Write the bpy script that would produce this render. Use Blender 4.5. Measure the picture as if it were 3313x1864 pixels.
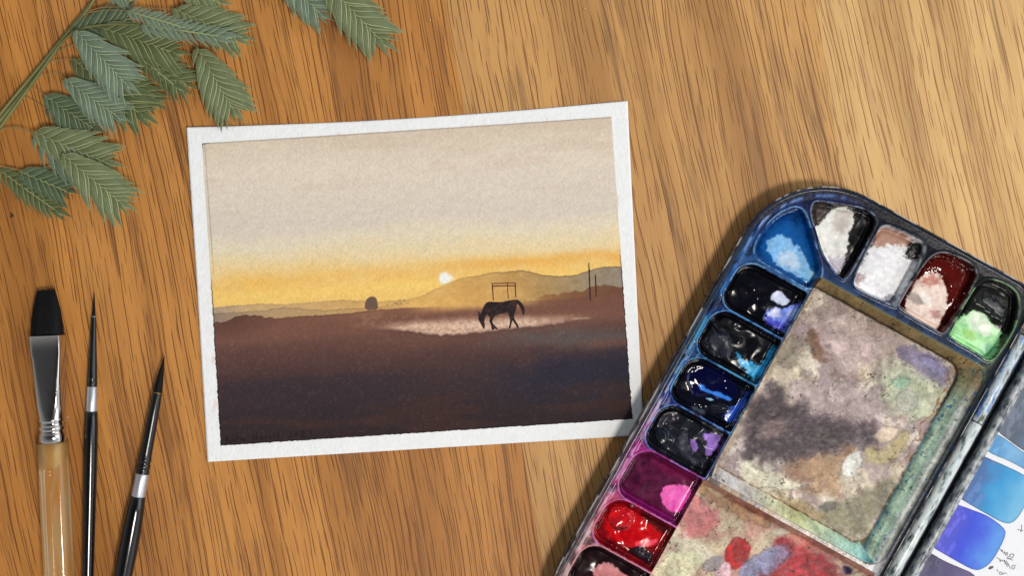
import bpy, math, random
import numpy as np

# ------------------------------------------------------------------ camera, world, lamps
for o in list(bpy.data.objects):
    bpy.data.objects.remove(o, do_unlink=True)
scene = bpy.context.scene
COL = scene.collection
DIST = 0.38                      # camera height above the table, metres
cam_data = bpy.data.cameras.new("camera")
cam_data.sensor_width = 36.0
cam_data.lens = 36.0 * DIST / 0.3313
cam_data.clip_start = 0.01
cam_data.clip_end = 20.0
cam = bpy.data.objects.new("camera", cam_data)
cam.location = (0, 0, DIST)
COL.objects.link(cam)
scene.camera = cam

world = bpy.data.worlds.new("World")
scene.world = world
world.use_nodes = True
wn = world.node_tree
wn.nodes.clear()
w_out = wn.nodes.new("ShaderNodeOutputWorld")
w_bg = wn.nodes.new("ShaderNodeBackground")
w_tc = wn.nodes.new("ShaderNodeTexCoord")
w_sep = wn.nodes.new("ShaderNodeSeparateXYZ")
w_ramp = wn.nodes.new("ShaderNodeValToRGB")
wn.links.new(w_tc.outputs["Generated"], w_sep.inputs[0])
wn.links.new(w_sep.outputs["Z"], w_ramp.inputs[0])
w_ramp.color_ramp.elements[0].position = 0.0
w_ramp.color_ramp.elements[0].color = (0.86, 0.93, 1.0, 1)      # bright room walls and windows
w_ramp.color_ramp.elements[1].position = 1.0
w_ramp.color_ramp.elements[1].color = (0.03, 0.03, 0.035, 1)     # dark straight overhead, where the photographer leans
w_mid = w_ramp.color_ramp.elements.new(0.88)
w_mid.color = (0.12, 0.125, 0.135, 1)
w_mid = w_ramp.color_ramp.elements.new(0.62)
w_mid.color = (0.44, 0.46, 0.49, 1)
w_map = wn.nodes.new("ShaderNodeMapRange")
w_map.inputs["From Min"].default_value, w_map.inputs["From Max"].default_value = -1.0, 1.0
w_map.inputs["To Min"].default_value, w_map.inputs["To Max"].default_value = 0.50, 1.50
wn.links.new(w_sep.outputs["X"], w_map.inputs["Value"])
w_mul = wn.nodes.new("ShaderNodeVectorMath")
w_mul.operation = 'SCALE'
wn.links.new(w_ramp.outputs[0], w_mul.inputs[0])
wn.links.new(w_map.outputs[0], w_mul.inputs["Scale"])
wn.links.new(w_mul.outputs[0], w_bg.inputs[0])
w_bg.inputs[1].default_value = 1.02
wn.links.new(w_bg.outputs[0], w_out.inputs[0])


def area_lamp(name, loc, size, size_y, power, color):
    ld = bpy.data.lights.new(name, 'AREA')
    ld.shape = 'RECTANGLE'
    ld.size, ld.size_y = size, size_y
    ld.energy = power
    ld.color = color
    ob = bpy.data.objects.new(name, ld)
    ob.location = loc
    v = -np.array(loc, float)
    import mathutils
    ob.rotation_euler = mathutils.Vector(v).to_track_quat('-Z', 'Y').to_euler()
    COL.objects.link(ob)
    return ob


area_lamp("sunny_window_lamp", (0.50, -0.43, 1.36), 0.26, 0.26, 14.6, (1.0, 0.93, 0.84))
area_lamp("side_window_lamp", (1.05, 0.22, 0.80), 0.9, 0.9, 4.5, (0.86, 0.93, 1.0))

scene.view_settings.view_transform = 'Standard'
scene.view_settings.look = 'None'
scene.view_settings.exposure = 0.0
scene.view_settings.gamma = 1.0
scene.view_settings.use_curve_mapping = False
scene.cycles.use_denoising = True
scene.cycles.max_bounces = 8

rng = random.Random(7)
PX = 1e-4                        # one pixel of the 3313 px wide photograph is 0.1 mm on the table


def P(px, py, z=0.0):
    """point at height z (metres) seen at photograph pixel px,py"""
    k = (DIST - z) / DIST * PX
    return ((px - 1656.5) * k, -(py - 932.0) * k, z)


# ------------------------------------------------------------------ small numeric tools
def lin(c):
    c = np.asarray(c, float) / 255.0
    return np.where(c <= 0.04045, c / 12.92, ((c + 0.055) / 1.055) ** 2.4)


def lin4(c):
    a = lin(c)
    return (float(a[0]), float(a[1]), float(a[2]), 1.0)


def smooth(a, b, x):
    t = np.clip((x - a) / (b - a), 0, 1)
    return t * t * (3 - 2 * t)


def hash2(ix, iy, seed):
    h = (ix.astype(np.int64) * 374761393 + iy.astype(np.int64) * 668265263 + seed * 974634777) & 0x7fffffff
    h = ((h ^ (h >> 13)) * 1274126177) & 0x7fffffff
    h = h ^ (h >> 16)
    return (h & 0xffff) / 65535.0


def vnoise(x, y, seed=0):
    ix, iy = np.floor(x), np.floor(y)
    fx, fy = x - ix, y - iy
    fx = fx * fx * (3 - 2 * fx)
    fy = fy * fy * (3 - 2 * fy)
    a = hash2(ix, iy, seed)
    b = hash2(ix + 1, iy, seed)
    c = hash2(ix, iy + 1, seed)
    d = hash2(ix + 1, iy + 1, seed)
    return (a * (1 - fx) + b * fx) * (1 - fy) + (c * (1 - fx) + d * fx) * fy


def fbm(x, y, seed=0, octv=4, gain=0.5):
    s, a, n = 0, 1.0, 0
    for k in range(octv):
        s = s + a * vnoise(x * 2 ** k + 17.3 * k, y * 2 ** k - 9.1 * k, seed + k * 13)
        n += a
        a *= gain
    return s / n


def chaikin(p, n=2, closed=True):
    p = np.asarray(p, float)
    for _ in range(n):
        if closed:
            q = np.roll(p, -1, 0)
            p = np.stack([0.75 * p + 0.25 * q, 0.25 * p + 0.75 * q], 1).reshape(-1, 2)
        else:
            a, b = p[:-1], p[1:]
            m = np.stack([0.75 * a + 0.25 * b, 0.25 * a + 0.75 * b], 1).reshape(-1, 2)
            p = np.vstack([p[:1], m, p[-1:]])
    return p


def sdf(x, y, poly):
    """signed distance, positive inside"""
    p = np.asarray(poly, float)
    q = np.roll(p, -1, 0)
    best = np.full(x.shape, 1e18)
    inside = np.zeros(x.shape, bool)
    for (ax, ay), (bx, by) in zip(p, q):
        ex, ey = bx - ax, by - ay
        wx, wy = x - ax, y - ay
        t = np.clip((wx * ex + wy * ey) / (ex * ex + ey * ey + 1e-12), 0, 1)
        dx, dy = wx - ex * t, wy - ey * t
        best = np.minimum(best, dx * dx + dy * dy)
        if ay != by:
            c = ((ay > y) != (by > y)) & (x < ex * (y - ay) / ey + ax)
            inside ^= c
    dist = np.sqrt(best)
    return np.where(inside, dist, -dist)


def polydist(x, y, line):
    p = np.asarray(line, float)
    best = np.full(x.shape, 1e18)
    for (ax, ay), (bx, by) in zip(p[:-1], p[1:]):
        ex, ey = bx - ax, by - ay
        wx, wy = x - ax, y - ay
        t = np.clip((wx * ex + wy * ey) / (ex * ex + ey * ey + 1e-12), 0, 1)
        dx, dy = wx - ex * t, wy - ey * t
        best = np.minimum(best, dx * dx + dy * dy)
    return np.sqrt(best)


def interp_cols(x, stops):
    xs = [s[0] for s in stops]
    return np.stack([np.interp(x, xs, [s[1][k] for s in stops]) for k in range(3)], -1)


def mix(a, b, m):
    return a * (1 - m[..., None]) + np.asarray(b, float) * m[..., None]


# ------------------------------------------------------------------ mesh helpers
def np_mesh(name, verts, faces, mat, cols=None, attrs=None, smooth_shade=True):
    """faces: (n,k) int array; cols: (nv,3) linear colours"""
    verts = np.asarray(verts, np.float32)
    faces = np.asarray(faces, np.int32)
    me = bpy.data.meshes.new(name)
    nf, k = faces.shape
    me.vertices.add(len(verts))
    me.vertices.foreach_set("co", verts.ravel())
    me.loops.add(nf * k)
    me.loops.foreach_set("vertex_index", faces.ravel())
    me.polygons.add(nf)
    me.polygons.foreach_set("loop_start", np.arange(nf, dtype=np.int32) * k)
    me.polygons.foreach_set("use_smooth", np.full(nf, smooth_shade, bool))
    me.update(calc_edges=True)
    if cols is not None:
        a = me.color_attributes.new("Col", 'FLOAT_COLOR', 'POINT')
        c4 = np.ones((len(verts), 4), np.float32)
        c4[:, :3] = cols
        a.data.foreach_set("color", c4.ravel())
    for an, av in (attrs or {}).items():
        a = me.attributes.new(an, 'FLOAT', 'POINT')
        a.data.foreach_set("value", np.asarray(av, np.float32))
    if mat:
        me.materials.append(mat)
    return me


def obj(name, me, parent=None, **props):
    o = bpy.data.objects.new(name, me)
    COL.objects.link(o)
    if parent is not None:
        o.parent = parent
    for k, v in props.items():
        o[k] = v
    return o


def pymesh(name, verts, faces, mat, smooth_shade=True):
    me = bpy.data.meshes.new(name)
    me.from_pydata([tuple(map(float, v)) for v in verts], [], faces)
    me.polygons.foreach_set("use_smooth", np.full(len(me.polygons), smooth_shade, bool))
    if mat:
        me.materials.append(mat)
    me.update()
    return me


def thing(name, label, category, loc=(0, 0, 0), group=None):
    o = obj(name, None, None, label=label, category=category)
    o.empty_display_size = 0.01
    if group:
        o["group"] = group
    return o


def loft(sections, nseg=28, cap=True, wob=None):
    """sections: (centre xyz, across-vector xy, half width, half height, exponent)"""
    V, F = [], []
    for k, (c, ac, hw, ht, ex) in enumerate(sections):
        for j in range(nseg):
            a = 2 * math.pi * j / nseg
            ca, sa = math.cos(a), math.sin(a)
            u = math.copysign(abs(ca) ** (2 / ex), ca) * hw
            w = math.copysign(abs(sa) ** (2 / ex), sa) * ht
            if wob:
                f = wob(k, j)
                u *= f
                w *= f
            V.append((c[0] + ac[0] * u, c[1] + ac[1] * u, c[2] + w))
    n = len(sections)
    for k in range(n - 1):
        for j in range(nseg):
            j2 = (j + 1) % nseg
            F.append((k * nseg + j, k * nseg + j2, (k + 1) * nseg + j2, (k + 1) * nseg + j))
    if cap:
        F.append(tuple(range(nseg))[::-1])
        F.append(tuple((n - 1) * nseg + j for j in range(nseg)))
    return V, F


def tube(points, radii, nseg=8):
    pts = [np.array(p, float) for p in points]
    V, F = [], []
    for k, p in enumerate(pts):
        t = pts[min(k + 1, len(pts) - 1)] - pts[max(k - 1, 0)]
        t = t / (np.linalg.norm(t) + 1e-12)
        side = np.cross(t, (0, 0, 1.0))
        side /= np.linalg.norm(side) + 1e-12
        up = np.cross(side, t)
        r = radii[k] if hasattr(radii, '__len__') else radii
        for j in range(nseg):
            a = 2 * math.pi * j / nseg
            V.append(p + side * math.cos(a) * r + up * math.sin(a) * r)
    for k in range(len(pts) - 1):
        for j in range(nseg):
            j2 = (j + 1) % nseg
            F.append((k * nseg + j, k * nseg + j2, (k + 1) * nseg + j2, (k + 1) * nseg + j))
    F.append(tuple(range(nseg))[::-1])
    F.append(tuple((len(pts) - 1) * nseg + j for j in range(nseg)))
    return V, F


# ------------------------------------------------------------------ materials
class NT:
    def __init__(self, name):
        self.m = bpy.data.materials.new(name)
        self.m.use_nodes = True
        self.t = self.m.node_tree
        self.bsdf = self.t.nodes["Principled BSDF"]

    def n(self, typ, **kw):
        nd = self.t.nodes.new("ShaderNode" + typ)
        for k, v in kw.items():
            setattr(nd, k, v)
        return nd

    def l(self, a, b):
        self.t.links.new(a, b)

    def setv(self, sock, v):
        if isinstance(v, bpy.types.NodeSocket):
            self.l(v, sock)
        else:
            sock.default_value = v

    def math(self, op, a, b=None, c=None):
        nd = self.n("Math", operation=op)
        self.setv(nd.inputs[0], a)
        if b is not None:
            self.setv(nd.inputs[1], b)
        if c is not None:
            self.setv(nd.inputs[2], c)
        return nd.outputs[0]

    def xyz(self, x, y, z=0.0):
        nd = self.n("CombineXYZ")
        self.setv(nd.inputs[0], x)
        self.setv(nd.inputs[1], y)
        self.setv(nd.inputs[2], z)
        return nd.outputs[0]

    def noise(self, vec, scale=1.0, detail=3.0, rough=0.5, dist=0.0):
        nd = self.n("TexNoise")
        self.l(vec, nd.inputs["Vector"])
        nd.inputs["Scale"].default_value = scale
        nd.inputs["Detail"].default_value = detail
        nd.inputs["Roughness"].default_value = rough
        nd.inputs["Distortion"].default_value = dist
        return nd.outputs["Fac"]

    def step(self, v, a, b, lo=0.0, hi=1.0):
        nd = self.n("MapRange", interpolation_type='SMOOTHSTEP')
        self.setv(nd.inputs["Value"], v)
        nd.inputs["From Min"].default_value = a
        nd.inputs["From Max"].default_value = b
        nd.inputs["To Min"].default_value = lo
        nd.inputs["To Max"].default_value = hi
        return nd.outputs[0]

    def mix(self, fac, a, b):
        nd = self.n("Mix", data_type='RGBA')
        self.setv(nd.inputs[0], fac)
        self.setv(nd.inputs[6], a)
        self.setv(nd.inputs[7], b)
        return nd.outputs[2]

    def objco(self):
        return self.n("TexCoord").outputs["Object"]

    def bump(self, height, strength, distance, into=None):
        nd = self.n("Bump")
        nd.inputs["Strength"].default_value = strength
        nd.inputs["Distance"].default_value = distance
        self.l(height, nd.inputs["Height"])
        self.l(nd.outputs[0], self.bsdf.inputs["Normal"])
        return nd

    def p(self, **kw):
        for k, v in kw.items():
            self.setv(self.bsdf.inputs[k.replace("_", " ")], v)
        return self


def mat_simple(name, col, rough=0.5, metal=0.0, spec=0.5, coat=0.0):
    m = NT(name)
    m.p(Base_Color=lin4(col), Roughness=rough, Metallic=metal)
    m.bsdf.inputs["Specular IOR Level"].default_value = spec
    m.bsdf.inputs["Coat Weight"].default_value = coat
    return m


def wood_mat(name, seed, angle, light, main, dark, pore, pore_amt, patch_amt):
    m = NT(name)
    co = m.objco()
    rot = m.n("VectorRotate", rotation_type='Z_AXIS')
    m.l(co, rot.inputs["Vector"])
    rot.inputs["Angle"].default_value = angle
    sep = m.n("SeparateXYZ")
    m.l(rot.outputs[0], sep.inputs[0])
    x, y = sep.outputs[0], sep.outputs[1]
    w1 = m.noise(m.xyz(m.math('MULTIPLY', x, 11.0), m.math('MULTIPLY', y, 4.0), seed), 1.0, 2.0)
    w2 = m.noise(m.xyz(m.math('MULTIPLY', x, 70.0), m.math('MULTIPLY', y, 18.0), seed + 3.0), 1.0, 2.0)
    xs = m.math('ADD', x, m.math('MULTIPLY', m.math('SUBTRACT', w1, 0.5), 0.014))
    xw = m.math('ADD', xs, m.math('MULTIPLY', m.math('SUBTRACT', w2, 0.5), 0.0045))

    def streak(fx, fy, z, detail=3.0, rough=0.55, src=None):
        return m.noise(m.xyz(m.math('MULTIPLY', src or xw, fx), m.math('MULTIPLY', y, fy), seed + z), 1.0, detail, rough)

    broad = streak(42.0, 2.4, 10.0, 3.0)
    mid = streak(210.0, 7.0, 20.0, 4.0, 0.6)
    fib = streak(2600.0, 60.0, 30.0, 3.0, 0.65, xs)
    base = m.mix(m.step(broad, 0.38, 0.58), lin4([0.92 * q for q in main]), lin4(light))
    base = m.mix(m.step(mid, 0.46, 0.70, 0.0, 0.36), base, lin4([0.6 * a + 0.4 * b for a, b in zip(main, dark)]))
    # ragged grey-brown figure where the growth rings surface
    fig = streak(190.0, 17.0, 40.0, 2.0, 0.5)
    figm = m.math('ADD', fig, m.math('MULTIPLY', m.math('SUBTRACT', fib, 0.5), 0.42))
    figm = m.math('ADD', figm, m.math('MULTIPLY', m.math('SUBTRACT', broad, 0.5), -0.25))
    base = m.mix(m.step(figm, 0.58, 0.69, 0.0, patch_amt * 0.85), base, lin4(dark))
    fig2 = m.noise(m.xyz(m.math('MULTIPLY', xw, 75.0), m.math('MULTIPLY', m.math('ADD', y, m.math('MULTIPLY', x, 0.35)), 9.0), seed + 90.0), 1.0, 2.0, 0.5)
    fig2 = m.math('ADD', fig2, m.math('MULTIPLY', m.math('SUBTRACT', fib, 0.5), 0.40))
    base = m.mix(m.step(fig2, 0.585, 0.69, 0.0, patch_amt * 1.05), base, lin4(dark))
    base = m.mix(m.step(fib, 0.42, 0.68, 0.0, 0.24), base, lin4(dark))
    # open pores: short dark dashes along the grain
    def pores(freq, along, z, half, gate):
        q = m.math('ADD', m.math('MULTIPLY', xs, freq), m.math('MULTIPLY', w2, 1.6))
        i = m.math('FLOOR', q)
        wn_ = m.n("TexWhiteNoise", noise_dimensions='2D')
        m.l(m.xyz(i, seed + z), wn_.inputs["Vector"])
        pos = m.math('MULTIPLY_ADD', wn_.outputs["Value"], 0.6, 0.2)
        dist = m.math('ABSOLUTE', m.math('SUBTRACT', m.math('FRACT', q), pos))
        run = m.noise(m.xyz(m.math('MULTIPLY', i, 7.31), m.math('MULTIPLY', y, along), seed + z), 1.0, 1.0, 0.4)
        run = m.step(m.math('ADD', run, m.math('MULTIPLY', m.math('SUBTRACT', mid, 0.5), 0.25)), gate, gate + 0.12)
        return m.math('MULTIPLY', m.step(m.math('DIVIDE', dist, m.math('MAXIMUM', run, 0.05)), half * 0.45, half, 1.0, 0.0), run)

    pm = m.math('MAXIMUM', pores(470.0, 44.0, 61.0, 0.105, 0.40), m.math('MULTIPLY', pores(690.0, 80.0, 71.0, 0.120, 0.48), 0.8))
    pm = m.math('MAXIMUM', pm, m.math('MULTIPLY', pores(330.0, 20.0, 81.0, 0.060, 0.42), 0.9))
    # a few long grey mineral streaks
    g1_ = streak(330.0, 9.0, 95.0, 2.0, 0.5)
    base = m.mix(m.step(g1_, 0.66, 0.72, 0.0, 0.55), base, lin4([0.45 * a + 0.55 * b for a, b in zip(pore, (96, 84, 66))]))
    base = m.mix(m.math('MULTIPLY', pm, pore_amt), base, lin4(pore))
    m.p(Base_Color=base, Roughness=m.step(fib, 0.3, 0.7, 0.42, 0.56))
    m.bsdf.inputs["Specular IOR Level"].default_value = 0.35
    hgt = m.math('SUBTRACT', m.math('MULTIPLY', fib, 0.35), pm)
    m.bump(hgt, 0.35, 0.00012)
    return m.m


# ------------------------------------------------------------------ table top of oak boards
WARM_PORE = (92, 50, 18)
wood = [
    wood_mat("oak_board_orange", 1.0, math.radians(-13.0), (200, 136, 66), (180, 118, 52), (130, 84, 40), (104, 56, 18), 0.85, 0.42),
    wood_mat("oak_board_brown", 7.0, math.radians(-10.5), (200, 138, 70), (182, 120, 58), (120, 80, 46), (100, 54, 20), 0.85, 0.66),
    wood_mat("oak_board_tan", 15.0, math.radians(-11.0), (204, 154, 92), (188, 136, 78), (138, 102, 68), (114, 68, 34), 0.82, 0.66),
    wood_mat("oak_board_pale", 23.0, math.radians(-12.5), (224, 182, 120), (212, 168, 104), (170, 132, 90), (146, 88, 48), 0.85, 0.62),
]
slab_mat = mat_simple("table_core", (120, 80, 40), 0.7).m
TW, TH = 0.42, 0.34
sv = [(x, y, z) for z in (-0.028, -0.0205) for x, y in ((-TW, -TH), (TW, -TH), (TW, TH), (-TW, TH))]
sf = [(3, 2, 1, 0), (4, 5, 6, 7), (0, 1, 5, 4), (1, 2, 6, 5), (2, 3, 7, 6), (3, 0, 4, 7)]
table = obj("table_top", pymesh("table_top", sv, sf, slab_mat, False), None, kind="structure",
            label="oak table top of wide boards with dark open grain")


def seam_x(px0, slope, y):           # seam as world x at world y
    py = 932 - y / PX
    return (px0 + slope * py - 1656.5) * PX


SEAMS = [(-3000, .17), (-1090, .17), (116, .17), (1441, .172), (2640, .143), (3860, .143), (6200, .143)]
for k in range(6):
    a, b = SEAMS[k], SEAMS[k + 1]
    g = 0.000004
    q = []
    for (s, off) in ((a, g), (b, -g)):
        for y in (-TH, TH):
            q.append((min(max(seam_x(s[0], s[1], y) + off, -TW), TW), y))
    (x0b, yb), (x0t, yt), (x1b, _), (x1t, _) = q
    if abs(x1b - x0b) < 1e-6 and abs(x1t - x0t) < 1e-6:
        continue
    V, F = [], []
    bev = 0.00002
    ring = [(x0b, yb), (x1b, yb), (x1t, yt), (x0t, yt)]
    ins = [(x0b + bev, yb + bev), (x1b - bev, yb + bev), (x1t - bev, yt - bev), (x0t + bev, yt - bev)]
    V = [(x, y, -0.020) for x, y in ring] + [(x, y, -bev) for x, y in ring] + [(x, y, 0.0) for x, y in ins]
    for r in (0, 4):
        for j in range(4):
            F.append((r + j, r + (j + 1) % 4, r + 4 + (j + 1) % 4, r + 4 + j))
    F += [(3, 2, 1, 0), (8, 9, 10, 11)]
    obj("plank", pymesh("plank", V, F, wood[[1, 0, 1, 2, 3, 2][k]], False), table)
# a small knot in the left board
knot_mat = mat_simple("knot", (60, 36, 18), 0.6).m
kv, kf = [], []
for j in range(14):
    a = j / 14 * 2 * math.pi
    r = 5.5 * (1 + 0.35 * math.sin(3 * a + 1) + 0.2 * math.sin(5 * a))
    kv.append(P(38 + r * math.cos(a), 697 + 1.4 * r * math.sin(a), 0.00006))
obj("knot", pymesh("knot", kv, [tuple(range(14))[::-1]], knot_mat), table)
# tiny crumbs of pigment on the wood
crumb_mat = mat_simple("crumb", (205, 190, 160), 0.7).m
for (cx, cy, r) in ((1892, 24, 3.2), (1391, 62, 2.4), (2170, 755, 2.6), (2813, 137, 3), (218, 1350, 3)):
    V, F = tube([P(cx - r, cy, .0002), P(cx, cy + .3 * r, .0004), P(cx + r, cy, .0002)], [r * .4e-4, r * .8e-4, r * .4e-4], 6)
    obj("crumb", pymesh("crumb", V, F, crumb_mat), table)

# ------------------------------------------------------------------ watercolour card
def attr_mat(name, rough=0.8, spec=0.3, bump_scale=None, bump_d=0.00003, bump_s=0.6, use_rough=False, fine=None):
    m = NT(name)
    a = m.n("Attribute", attribute_name="Col")
    m.l(a.outputs["Color"], m.bsdf.inputs["Base Color"])
    m.p(Roughness=rough)
    m.bsdf.inputs["Specular IOR Level"].default_value = spec
    if use_rough:
        r = m.n("Attribute", attribute_name="Rough")
        m.l(r.outputs["Fac"], m.bsdf.inputs["Roughness"])
    if bump_scale:
        h = m.noise(m.objco(), bump_scale, 2.0, 0.55)
        if fine:
            h = m.math('ADD', h, m.math('MULTIPLY', m.noise(m.objco(), fine, 2.0), 0.5))
        m.bump(h, bump_s, bump_d)
    return m.m


paper_mat = attr_mat("cold_press_paper", 0.85, 0.2, 1000.0, 0.00022, 0.85)
paint_paper_mat = attr_mat("painted_cold_press_paper", 0.8, 0.25, 1000.0, 0.00016, 0.8)

card = thing("watercolour_painting", "watercolour card of a dark horse grazing at sunset, white border", "painting")


def z4(x, y):
    return (x / 1.1877 + 580, y / 1.1877 + 300)


def quad_grid(tl, tr, br, bl, nu, nv):
    u, v = np.meshgrid(np.linspace(0, 1, nu), np.linspace(0, 1, nv))
    c = [np.array(p, float) for p in (tl, tr, br, bl)]
    f = lambda k: (c[0][k] * (1 - u) + c[1][k] * u) * (1 - v) + (c[3][k] * (1 - u) + c[2][k] * u) * v
    return f(0), f(1), u, v


def grid_faces(nu, nv):
    i = np.arange(nu * nv).reshape(nv, nu)
    return np.stack([i[1:, :-1], i[1:, 1:], i[:-1, 1:], i[:-1, :-1]], -1).reshape(-1, 4)


def to_world(px, py, z):
    k = (DIST - z) / DIST * PX
    return np.stack([(px - 1656.5) * k, -(py - 932) * k, z + 0 * px], -1)


def sheet_z(u, v):
    """gentle warp of the dried paper, metres"""
    return 0.0006 + 0.0012 * (np.clip(1 - u * 3, 0, 1) * np.clip(1 - v * 2.2, 0, 1)) + 0.0005 * np.clip(u * 4 - 3, 0, 1) * np.clip(1 - 2 * v, 0, 1)


PT = dict(tl=(606, 413), tr=(2030, 326), br=(2083, 1409), bl=(671, 1496))
nu, nv = 240, 180
gx, gy, gu, gv = quad_grid(PT['tl'], PT['tr'], PT['br'], PT['bl'], nu, nv)
sag = np.sin(np.pi * np.clip(gu, 0, 1)) * 13 * (1 - gv) ** 3
gy = gy + sag
zt = sheet_z(gu, gv)
top = to_world(gx, gy, 0.0008)
top[..., 2] = zt
pc = np.array([236., 237., 237.])
cols = np.ones(gx.shape + (3,)) * pc
n = fbm(gx / 14, gy / 14, 5, 3)
cols += ((n - .5) * 12)[..., None]
for (sx, sy, r) in ((690, 1165, 9), (697, 1310, 10), (690, 1325, 7), (1998, 640, 8), (2000, 655, 6), (1095, 440, 10), (1770, 385, 6)):
    mk = smooth(1.2, .6, np.hypot((gx - sx) / (r * .7), (gy - sy) / (r * 1.6)) + (fbm(gx / 6, gy / 6, 3) - .5)) * .5
    cols = mix(cols, (226, 196, 184), mk)
lc = lin(np.clip(cols, 0, 255))
bot = top.copy()
bot[..., 2] -= 0.00045
V = np.concatenate([top.reshape(-1, 3), bot.reshape(-1, 3)])
N = nu * nv
F = grid_faces(nu, nv)
idx = np.arange(N).reshape(nv, nu)
edge = np.concatenate([idx[0, :-1], idx[:-1, -1], idx[-1, :0:-1], idx[:0:-1, 0]])
nxt = np.roll(edge, -1)
side = np.stack([edge, nxt, nxt + N, edge + N], -1)
F = np.concatenate([F, F[:, ::-1] + N, side])
obj("paper_sheet", np_mesh("paper_sheet", V, F, paper_mat, np.concatenate([lc.reshape(-1, 3)] * 2)), card)

# the painted rectangle, pigment per vertex
QT = dict(tl=z4(90, 195), tr=z4(1660, 92), br=z4(1742, 1255), bl=z4(158, 1358))
nu, nv = 620, 460
gx, gy, gu, gv = quad_grid(QT['tl'], QT['tr'], QT['br'], QT['bl'], nu, nv)
# ragged tape edges
jit = lambda a, s: (fbm(a / 9, a * 0 + s, 30 + s, 3) - .5) * 3.4
ex = smooth(.012, 0, gu) * -1 + smooth(.988, 1, gu)
ey = smooth(.016, 0, gv) * -1 + smooth(.984, 1, gv)
gx = gx + ex * jit(gy, 1) * (gv > .45) + ex * jit(gy, 1) * .3
gy = gy + ey * jit(gx, 2) * (.4 + .6 * (gv > .5))
X, Y = (gx - 580) * 1.1877, (gy - 300) * 1.1877
wx, wy = fbm(X / 70, Y / 70, 11) - .5, fbm(X / 70, Y / 70, 12) - .5
H = Y + 0.0656 * X
Hs = H + wy * 46 + (fbm(X / 300, Y / 60, 14) - .5) * 60 - smooth(1000, 1700, X) * 12
sky = interp_cols(Hs, [(201, (211, 195, 174)), (330, (219, 206, 187)), (430, (216, 204, 187)), (530, (212, 200, 186)), (600, (222, 209, 182)), (680, (229, 206, 158)), (742, (232, 194, 122)), (792, (234, 188, 102)), (850, (236, 196, 114))])
sky = mix(sky, (200, 174, 154), smooth(.52, .75, fbm(X / 260, H / 50, 15)) * smooth(560, 300, H) * .25)
orange = np.exp(-((H - 733 - wy * 30) / 22) ** 2) * smooth(880, 1250, X + wx * 200)
sky = mix(sky, (228, 158, 58), orange * .5)
orange = np.exp(-((H - 745 - wy * 40) / 26) ** 2) * smooth(100, 300, X) * smooth(980, 700, X)
sky = mix(sky, (238, 178, 74), orange * .3)
sky = mix(sky, (246, 212, 120), np.exp(-((H - 800) / 26) ** 2) * .45)
C = sky
sund = np.maximum(np.hypot(X - 1018, (Y - 712) * 1.02), 0)
tail = sdf(X, Y, [(1002, 694), (1026, 690), (1056, 712), (1032, 732), (1002, 734)])
sun = np.maximum(smooth(30, 17, sund + wx * 16), smooth(-6, 4, tail) * .8)


def ridge(pts, off=0):
    p = np.array(pts, float)
    return np.interp(X, p[:, 0], p[:, 1]) + (fbm(X / 9, X * 0, 21 + off, 2) - .5) * 5


far = ridge([(60, 836), (130, 828), (200, 820), (300, 812), (400, 815), (520, 805), (620, 797), (700, 800), (760, 805), (820, 800), (880, 795), (930, 783), (985, 755), (1040, 730),
             (1090, 710), (1150, 703), (1200, 692), (1260, 690), (1310, 682), (1350, 690), (1400, 702), (1460, 706), (1520, 703), (1570, 685), (1620, 672), (1660, 668), (1760, 672)])
C = mix(C, (238, 238, 234), sun)
farcol = interp_cols(X, [(130, (160, 140, 124)), (260, (196, 164, 118)), (700, (208, 166, 104)), (900, (222, 178, 104)), (1080, (204, 160, 92)), (1300, (186, 146, 88)), (1450, (166, 138, 94)), (1600, (148, 132, 110)), (1720, (140, 126, 112))])
farcol = mix(farcol, (222, 172, 96), smooth(0, 90, Y - far) * smooth(1500, 900, X) * .8)
farcol = farcol + (fbm(X / 40, Y / 25, 24) - .5)[..., None] * 26
C = mix(C, farcol, smooth(-1.5, 1.5, Y - far))
C = mix(C, (112, 88, 70), smooth(4, 0, np.abs(Y - far - 1)) * (.25 + .55 * smooth(1100, 1300, X)))
near = ridge([(60, 856), (130, 850), (220, 845), (330, 838), (400, 826), (470, 832), (560, 838), (640, 832), (700, 830), (760, 826), (830, 812), (880, 806), (940, 806), (1000, 800), (1760, 800)], 1)
C = mix(C, interp_cols(X, [(130, (138, 118, 106)), (330, (172, 144, 108)), (640, (186, 148, 98)), (760, (188, 146, 96)), (900, (216, 170, 104))]), smooth(-1.5, 1.5, Y - near) * smooth(960, 820, X) * .9)
C = mix(C, (120, 96, 76), smooth(4, 0, np.abs(Y - near)) * smooth(900, 650, X) * .45)
C = mix(C, (150, 118, 84), smooth(.5, .62, fbm(X / 9, Y / 8, 26)) * smooth(14, 4, np.abs(Y - 806 + .06 * (X - 850))) * smooth(780, 800, X) * smooth(890, 860, X) * .8)
bush = ridge([(60, 900), (1360, 800), (1390, 780), (1440, 778), (1480, 768), (1520, 763), (1560, 758), (1585, 748), (1610, 741), (1650, 742), (1690, 746), (1760, 750)], 2) + (vnoise(X / 16, X * 0, 8) - .5) * 9
C = mix(C, interp_cols(X, [(1360, (160, 116, 70)), (1500, (126, 88, 60)), (1700, (108, 72, 54))]), smooth(-1.5, 1.5, Y - bush) * smooth(1350, 1400, X))
dome = sdf(X, Y, chaikin([(711, 836), (713, 806), (722, 790), (742, 782), (757, 790), (763, 812), (764, 836)], 1))
C = mix(C, (108, 84, 68), smooth(-1.5, 1.5, dome + wx * 4))
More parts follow.
